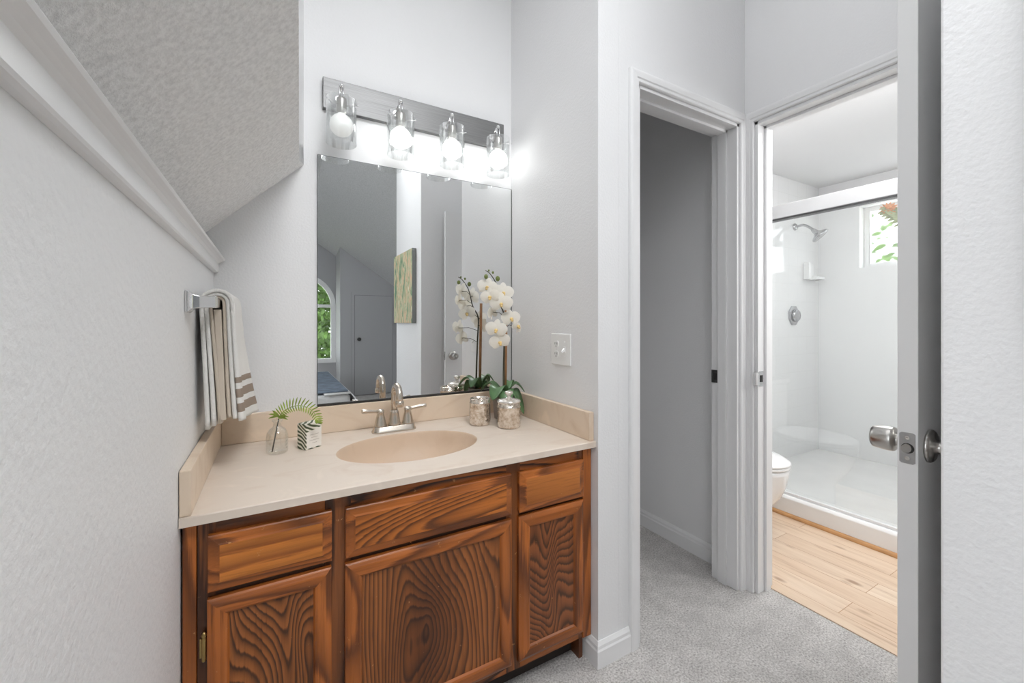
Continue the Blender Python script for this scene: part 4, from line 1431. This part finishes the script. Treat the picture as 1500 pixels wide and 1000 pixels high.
def flower(c, facing, size, roll):
    f = facing.normalized()
    a = f.cross(Vector((0, 0, 1))).normalized()
    b_ = a.cross(f).normalized()
    ca, sa = math.cos(roll), math.sin(roll)
    e1, e2 = a * ca + b_ * sa, b_ * ca - a * sa
    m = MB()
    r = size / 2

    def petal(ang, L, w, back, p0=0.0):
        d = e1 * math.cos(ang) + e2 * math.sin(ang)
        s = e1 * -math.sin(ang) + e2 * math.cos(ang)
        K, J = 7, 4
        vs = []
        for k in range(K + 1):
            t = k / K
            ww = w * (math.sin(PI * min(0.999, 0.06 + 0.90 * t)) ** 0.62)
            if k == K:
                ww = w * 0.22
            for j in range(J + 1):
                q = (j / J - 0.5) * 2
                vs.append(c + d * (L * t) + s * (ww * q) + f * (back * t * t * L + 0.18 * ww * (1 - q * q) - 0.1 * L * t))
        fs = [(k * (J + 1) + j, k * (J + 1) + j + 1, (k + 1) * (J + 1) + j + 1, (k + 1) * (J + 1) + j) for k in range(K) for j in range(J)]
        m.add(vs, fs, 0, True)

    petal(PI / 2, r * 0.95, r * 0.34, -0.12)
    petal(PI / 2 + 2.15, r * 0.92, r * 0.32, -0.15)
    petal(PI / 2 - 2.15, r * 0.92, r * 0.32, -0.15)
    c = c + f * 0.002
    petal(0.18, r * 1.05, r * 0.56, 0.10)
    petal(PI - 0.18, r * 1.05, r * 0.56, 0.10)
    o = m.build('flower', M['petal'], po)
    th = MB()
    th.ball(c + f * 0.006 - e2 * 0.004, 0.0075, 6, 0, 0.9)
    th.ball(c + f * 0.011 - e2 * 0.012, 0.0055, 6, 0, 0.8)
    th.build('throat', M['throat'], o)


FL = [(714, 420, 1.548, 0.092, (-0.5, -0.85, 0.1), 0.2), (718, 434, 1.52, 0.088, (-0.7, -0.7, 0.0), -0.2), (737, 428, 1.525, 0.10, (-0.2, -1, 0.05), 0.1), (734, 444, 1.505, 0.105, (-0.35, -0.95, -0.05), 0.0),
      (721, 457, 1.555, 0.088, (-0.6, 0.75, 0.1), 0.3), (748, 466, 1.53, 0.095, (-0.1, -1, 0.15), -0.1), (727, 482, 1.485, 0.095, (-0.55, -0.9, 0.0), 0.15), (732, 500, 1.490, 0.092, (-0.45, -0.9, -0.1), -0.25),
      (757, 477, 1.515, 0.085, (0.6, -0.8, 0.1), 0.5)]
pe = MB()
for px, py, y, s, fc, rl in FL:
    c = P(px, py, y)
    fv = Vector(fc)
    flower(c, fv, s * 0.92, rl)
    # flower stalk back to the nearest stem point
    q = min(stem_pts, key=lambda p: (p - c).length + abs(p.z - c.z + 0.02) * 0.6)
    bk = c - fv.normalized() * 0.012
    pe.tube([q, (q + bk) / 2 + Vector((0, 0, 0.008)), bk, c - fv.normalized() * 0.002], 0.0013, 6)
pe.build('flower_stalk', M['stem'], po)
for px, py, y, r in ((712, 405, 1.54, 0.0085), (729, 408, 1.54, 0.0095), (716, 396, 1.538, 0.004), (722, 399, 1.54, 0.005)):
    MB().ball(P(px, py, y), r, 8, 0, 1.2).build('bud', M['bud'], po)

# ------------------------------------------------------------------ bathroom fixtures
CXB = 2.70
mb = MB()
mb.prism([(CXB, 0.0045), (CXB, 0.108), (CXB + 0.012, 0.122), (CXB + 0.085, 0.122), (CXB + 0.10, 0.112), (CXB + 0.105, 0.05), (XS - 0.001, 0.04), (XS - 0.001, 0.0045)], lambda p, t: (p[0], t, p[1]), -0.349, YS - 0.0008)
sp_ = mb.build('shower_pan', M['porcelain'], None, 0.004, 2)
tag(sp_, 'white shower pan with a raised curb across the bathroom', 'shower pan')
qr = [(CXB - 0.0005, 0.0045)] + [(CXB - 0.0005 - 0.019 * math.cos(t), 0.0045 + 0.019 * math.sin(t)) for t in [PI / 2 * k / 6 for k in range(7)]]
mb = MB().prism(qr, lambda p, t: (p[0], t, p[1]), -0.349, YS - 0.001)
struct('trim_6', mb, M['quarter'], 'brown quarter round strip along the foot of the shower curb', 'trim')
se = thing('shower_door', 'framed clear glass sliding shower door above the curb', 'shower door', (CXB + 0.05, 0.8, 0.123))
hd = MB().box(CXB + 0.022, CXB + 0.078, -0.345, YS - 0.002, 1.822, 1.905)
hd.build('header_rail', M['header'], se, 0.004, 2)
MB().box(CXB + 0.024, CXB + 0.076, -0.345, YS - 0.002, 1.813, 1.8215).build('header_channel', M['dark_metal'], se)
MB().box(CXB + 0.025, CXB + 0.075, -0.345, YS - 0.002, 0.1225, 0.138).build('bottom_track', M['trim'], se, 0.002, 1)
MB().box(CXB + 0.035, CXB + 0.041, 0.72, YS - 0.012, 0.139, 1.812).build('glass_panel', M['shower_glass'], se)
MB().box(CXB + 0.058, CXB + 0.064, -0.34, 0.80, 0.139, 1.812).build('glass_panel', M['shower_glass'], se)
# shower head
hx, hz = 3.84, 1.985
sh = thing('shower', 'chrome shower head on a bent arm from the tiled wall', 'shower head', (hx, YS, hz))
MB().lathe([(0.030, -0.0006), (0.030, -0.006), (0.024, -0.014), (0.011, -0.018)], (hx, YS, hz), 'y', 24).build('flange', M['chrome_bath'], sh)
arm = spline([Vector((hx, YS - 0.010, hz)), Vector((hx + 0.005, YS - 0.065, hz + 0.004)), Vector((hx + 0.01, YS - 0.105, hz - 0.02)), Vector((hx + 0.012, YS - 0.135, hz - 0.05))], 6)
MB().tube(arm, 0.0105, 12).build('arm', M['chrome_bath'], sh)
hm = MB()
ax = Vector((0.25, -0.62, -0.72)).normalized()
c0 = arm[-1]
a1 = ax.cross(Vector((0, 0, 1))).normalized()
a2 = a1.cross(ax).normalized()
rings = []
for r, t in ((0.014, -0.005), (0.019, 0.012), (0.019, 0.03), (0.036, 0.045), (0.060, 0.058), (0.067, 0.066), (0.067, 0.076), (0.060, 0.080), (0.052, 0.078), (0.001, 0.080)):
    rings.append([c0 + ax * t + (a1 * math.cos(2 * PI * i / 28) + a2 * math.sin(2 * PI * i / 28)) * r for i in range(28)])
hm.loft(rings, True, True, 0, True)
hm.build('head', M['chrome_bath'], sh)
# valve
vx, vz = 3.82, 1.232
va = thing('shower_valve', 'octagonal chrome shower valve plate with a round knob', 'valve', (vx, YS, vz - 0.08))
octp = [(0.086 * math.cos(PI / 8 + PI / 4 * k), 0.086 * math.sin(PI / 8 + PI / 4 * k)) for k in range(8)]
octq = [(a * 0.84, b_ * 0.84) for a, b_ in octp]
mv = MB().loft([[(vx + a, YS - 0.0006, vz + b_) for a, b_ in octp], [(vx + a, YS - 0.008, vz + b_) for a, b_ in octp], [(vx + a, YS - 0.016, vz + b_) for a, b_ in octq]], True, True, 0, False)
mv.build('plate', M['chrome_bath'], va)
MB().lathe([(0.052, -0.0165), (0.052, -0.024), (0.049, -0.034), (0.042, -0.040), (0.001, -0.041)], (vx, YS, vz), 'y', 28).build('knob', M['chrome_bath'], va)
# soap shelf in the corner
so_ = thing('soap_dish', 'white ceramic soap dish on the shower wall near the corner', 'soap dish', (4.06, YS, 1.55))
sd_ = MB().box(3.98, 4.02, YS - 0.05, YS - 0.0006, 1.545, 1.69).box(4.02, 4.16, YS - 0.012, YS - 0.0006, 1.545, 1.69).box(4.02, 4.16, YS - 0.09, YS - 0.012, 1.545, 1.57)
sd_.build('tray', M['porcelain'], so_, 0.006, 3)

# toilet
tx, tyb = 2.335, YS
to = thing('toilet', 'white toilet with closed lid beyond the bathroom doorway', 'toilet', (tx, 1.5, 0.0045))
ft = 0.0045


def oval(cy, ax_, ay_front, ay_back, z, n=36):
    out = []
    for k in range(n):
        t = 2 * PI * k / n
        c_, s_ = math.cos(t), math.sin(t)
        out.append((tx + ax_ * c_, cy + (ay_back if s_ > 0 else ay_front) * s_, z))
    return out


cyt = 1.42
MB().loft([oval(1.50, 0.115, 0.215, 0.24, ft), oval(1.50, 0.112, 0.21, 0.24, 0.05), oval(1.49, 0.108, 0.20, 0.24, 0.12), oval(1.47, 0.125, 0.21, 0.24, 0.17), oval(1.44, 0.163, 0.228, 0.24, 0.235), oval(1.425, 0.174, 0.238, 0.24, 0.30), oval(cyt, 0.18, 0.245, 0.24, 0.365), oval(cyt, 0.182, 0.247, 0.24, 0.385), oval(cyt, 0.172, 0.237, 0.23, 0.392)], True, True, 0, True).build('bowl', M['porcelain'], to)
MB().loft([oval(cyt, 0.180, 0.247, 0.215, 0.3935), oval(cyt, 0.185, 0.252, 0.22, 0.398), oval(cyt, 0.185, 0.252, 0.22, 0.406), oval(cyt, 0.180, 0.247, 0.215, 0.411)], True, True, 0, True).build('seat', M['porcelain'], to)
MB().loft([oval(cyt, 0.182, 0.250, 0.215, 0.4125), oval(cyt, 0.186, 0.254, 0.22, 0.418), oval(cyt, 0.182, 0.248, 0.215, 0.427), oval(cyt, 0.16, 0.215, 0.19, 0.437), oval(cyt, 0.10, 0.13, 0.12, 0.444), oval(cyt, 0.01, 0.01, 0.01, 0.446)], True, True, 0, True).build('lid', M['porcelain'], to)
MB().box(tx - 0.2, tx + 0.2, YS - 0.20, YS - 0.012, 0.393, 0.72).build('tank', M['porcelain'], to, 0.02, 3)
MB().box(tx - 0.21, tx + 0.21, YS - 0.21, YS - 0.008, 0.721, 0.755).build('tank_lid', M['porcelain'], to, 0.01, 3)

# bathroom window
w2 = MB()
fx0, fx1 = XS + 0.085, XS + 0.125
t = 0.04
w2.box(fx0, fx1, wy0 + 0.0005, wy0 + t, wz0 + 0.0005, wz1 - 0.0005).box(fx0, fx1, wy1 - t, wy1 - 0.0005, wz0 + 0.0005, wz1 - 0.0005)
w2.box(fx0, fx1, wy0 + t, wy1 - t, wz0 + 0.0005, wz0 + t).box(fx0, fx1, wy0 + t, wy1 - t, wz1 - t, wz1 - 0.0005)
wo2 = struct('window_2', w2, M['trim'], 'small white framed window in the shower wall', 'window', 0.003)
MB().box(fx0 + 0.018, fx0 + 0.022, wy0 + t, wy1 - t, wz0 + t, wz1 - t).build('pane', M['obscure'], wo2)
# orange flower in a bud vase on the sill
fvx, fvy = XS + 0.04, 1.14
bv = thing('bud_vase', 'slim white vase on the shower window sill', 'vase', (fvx, fvy, wz0))
MB().lathe([(0.001, 0.0006), (0.024, 0.0006), (0.028, 0.02), (0.026, 0.07), (0.014, 0.11), (0.012, 0.15), (0.015, 0.16), (0.012, 0.159)], (fvx, fvy, wz0), 'z', 24, 0, False).build('body', M['porcelain'], bv)
of = thing('orange_flower', 'orange flower with grey green leaves leaning out of the vase', 'flower', (fvx, fvy, wz0 + 0.10))
head = P(1302, 306, 1.30)
k_ = XS + 0.0 - 0.02
head = Vector((k_, 0, 0)) + Vector((0, k_ / math.tan(YAW + math.atan((1302 - 750) / FPX)), 0))
dep = head.x * math.sin(YAW) + head.y * math.cos(YAW)
head.z = CAMZ + (471 - 306) / FPX * dep
stp = spline([Vector((fvx, fvy, wz0 + 0.10)), Vector((fvx - 0.004, fvy + 0.005, wz0 + 0.16)), Vector((XS - 0.005, (head.y + fvy) / 2 + 0.03, (head.z + wz0 + 0.2) / 2 + 0.02)), head], 6)
MB().tube(stp, 0.004, 8).build('stem', M['sage'], of)
fm = MB()
fd = Vector((-0.8, -0.35, 0.45)).normalized()
e1 = fd.cross(Vector((0, 0, 1))).normalized()
e2 = e1.cross(fd)
for ring_, (nn_, L) in enumerate(((14, 0.062), (12, 0.05), (9, 0.035))):
    for k in range(nn_):
        a = 2 * PI * k / nn_ + ring_ * 0.2
        leaflet(fm, head + fd * 0.006 * ring_, e1 * math.cos(a) + e2 * math.sin(a) + fd * (0.15 + 0.25 * ring_), fd, L, 0.009)
fm.build('bloom', M['orange'], of)
fl2 = MB()
for k in range(6, len(stp) - 1):
    for s in (-1, 1, 0.3):
        leaflet(fl2, stp[k], Vector((-0.25, 0.75 * s, 0.25 - 0.2 * abs(s))), Vector((-1, 0, 0.3)).normalized(), 0.085, 0.016, 0.3)
fl2.build('foliage', M['sage'], of)

# ------------------------------------------------------------------ bedroom things seen in the mirror
pa = thing('canvas_painting', 'abstract green and cream canvas on the wall, reflected in the mirror', 'painting', (XR, -0.12, 1.17))
MB().box(XR - 0.034, XR - 0.001, -0.44, 0.132, 1.168, 1.765).build('canvas', [M['canvas_edge']], pa, 0.002, 1)
MB().box(XR - 0.0352, XR - 0.0342, -0.438, 0.130, 1.170, 1.763).build('painted_face', M['painting'], pa)

bd = thing('bed', 'bed with white cover and slate blanket, reflected in the mirror', 'bed', (-0.4, -2.7, 0))
bx0, bx1, by0, by1 = -0.9, 0.68, -3.3, -1.12
MB().box(bx0 + 0.03, bx1 - 0.03, by0, by1 - 0.03, 0.10, 0.22).build('bed_base', M['linen'], bd, 0.02, 2)
for xx in (bx0 + 0.1, bx1 - 0.1):
    for yy in (by0 + 0.1, by1 - 0.15):
        MB().box(xx - 0.03, xx + 0.03, yy - 0.03, yy + 0.03, 0.0005, 0.10).build('leg', M['bark'], bd)
MB().box(bx0, bx1, by0, by1, 0.221, 0.445).build('mattress', M['linen'], bd, 0.05, 4)
dm = MB()
rows = []
for j in range(30):
    s = j / 29
    y = by0 + 0.1 + (by1 + 0.02 - by0 - 0.1) * s
    row = []
    for k in range(12):
        t = k / 11
        x = bx1 - 0.25 + 0.27 * min(1, t / 0.3) if t < 0.3 else bx1 + 0.02 + (0.13 + 0.20 * s) * ((t - 0.3) / 0.7) ** 1.3 + 0.012 * math.sin(14 * s) * (t - 0.3)
        z = 0.455 if t < 0.3 else 0.455 - 0.43 * ((t - 0.3) / 0.7) ** 0.92
        row.append((x, y, z))
    rows.append(row)
dm.loft(rows, False, False, 0, True, False)
thick(dm.build('coverlet', M['linen'], bd), 0.012)
bl = MB().box(bx0 + 0.02, bx1 - 0.02, by0 + 0.3, by1 - 0.04, 0.463, 0.480)
bo_ = bl.build('blanket', M['blanket'], bd, 0.008, 2)
bo_['label'] = 'slate blue folded blanket'

# ------------------------------------------------------------------ garden outside
mb = MB().box(-14, 14, -22, YG - 0.12, -2.75, -2.7)
struct('ground', mb, M['lawn'], 'sunlit lawn outside the arched window', 'ground')


def tree(label, c, zb0, hgt, rad, seed, nleaf=900, leaf=0.12, group='garden trees outside the windows', mat='foliage', trunk=True):
    rg = random.Random(seed)
    t_ = thing('tree' if trunk else 'shrub', label, 'tree' if trunk else 'shrub', (c[0], c[1], zb0), group)
    if trunk:
        MB().tube([(c[0], c[1], zb0), (c[0] + 0.08, c[1], zb0 + hgt * 0.4), (c[0] - 0.05, c[1] + 0.05, zb0 + hgt * 0.8)], [0.17, 0.12, 0.05], 10).build('trunk', M['bark'], t_)
    m = MB()
    for k in range(nleaf):
        while True:
            p = Vector((rg.uniform(-1, 1), rg.uniform(-1, 1), rg.uniform(-1, 1)))
            if 0.15 < p.length < 1:
                break
        q = Vector((c[0] + p.x * rad, c[1] + p.y * rad, zb0 + hgt * (0.62 if trunk else 0.5) + p.z * hgt * (0.42 if trunk else 0.5)))
        d = Vector((rg.gauss(0, 1), rg.gauss(0, 1), rg.gauss(-0.2, 0.8))).normalized()
        nr = d.cross(Vector((rg.gauss(0, 1), rg.gauss(0, 1), rg.gauss(0, 1)))).normalized()
        leaflet(m, q, d, nr, leaf * rg.uniform(0.7, 1.3), leaf * 0.3, 0.2)
    m.build('crown', M[mat], t_)


tree('leafy tree closest to the arched window', (1.25, -7.6), -2.7, 7.2, 1.5, 1, 4200, 0.14)
tree('broad tree behind, seen through the arched window', (1.9, -11.5), -2.7, 9.5, 2.2, 2, 5200, 0.24)
tree('tall dark tree left of the others outside the arched window', (-4.2, -12.5), -2.7, 9.5, 2.4, 7, 3500, 0.24)
tree('bushy shrub below the arched window', (1.4, -5.9), -2.7, 3.3, 0.75, 3, 900, 0.09, trunk=False)
tree('flowering shrub outside the shower window', (6.6, 2.0), 0.4, 2.3, 0.9, 5, 500, 0.12, mat='foliage', trunk=False)
sun_d = bpy.data.lights.new('sun', 'SUN')
sun_d.energy = 3.5
sun_d.angle = 0.02
sun = bpy.data.objects.new('sun', sun_d)
sun.rotation_euler = (math.radians(38), math.radians(12), 0)
COL.objects.link(sun)
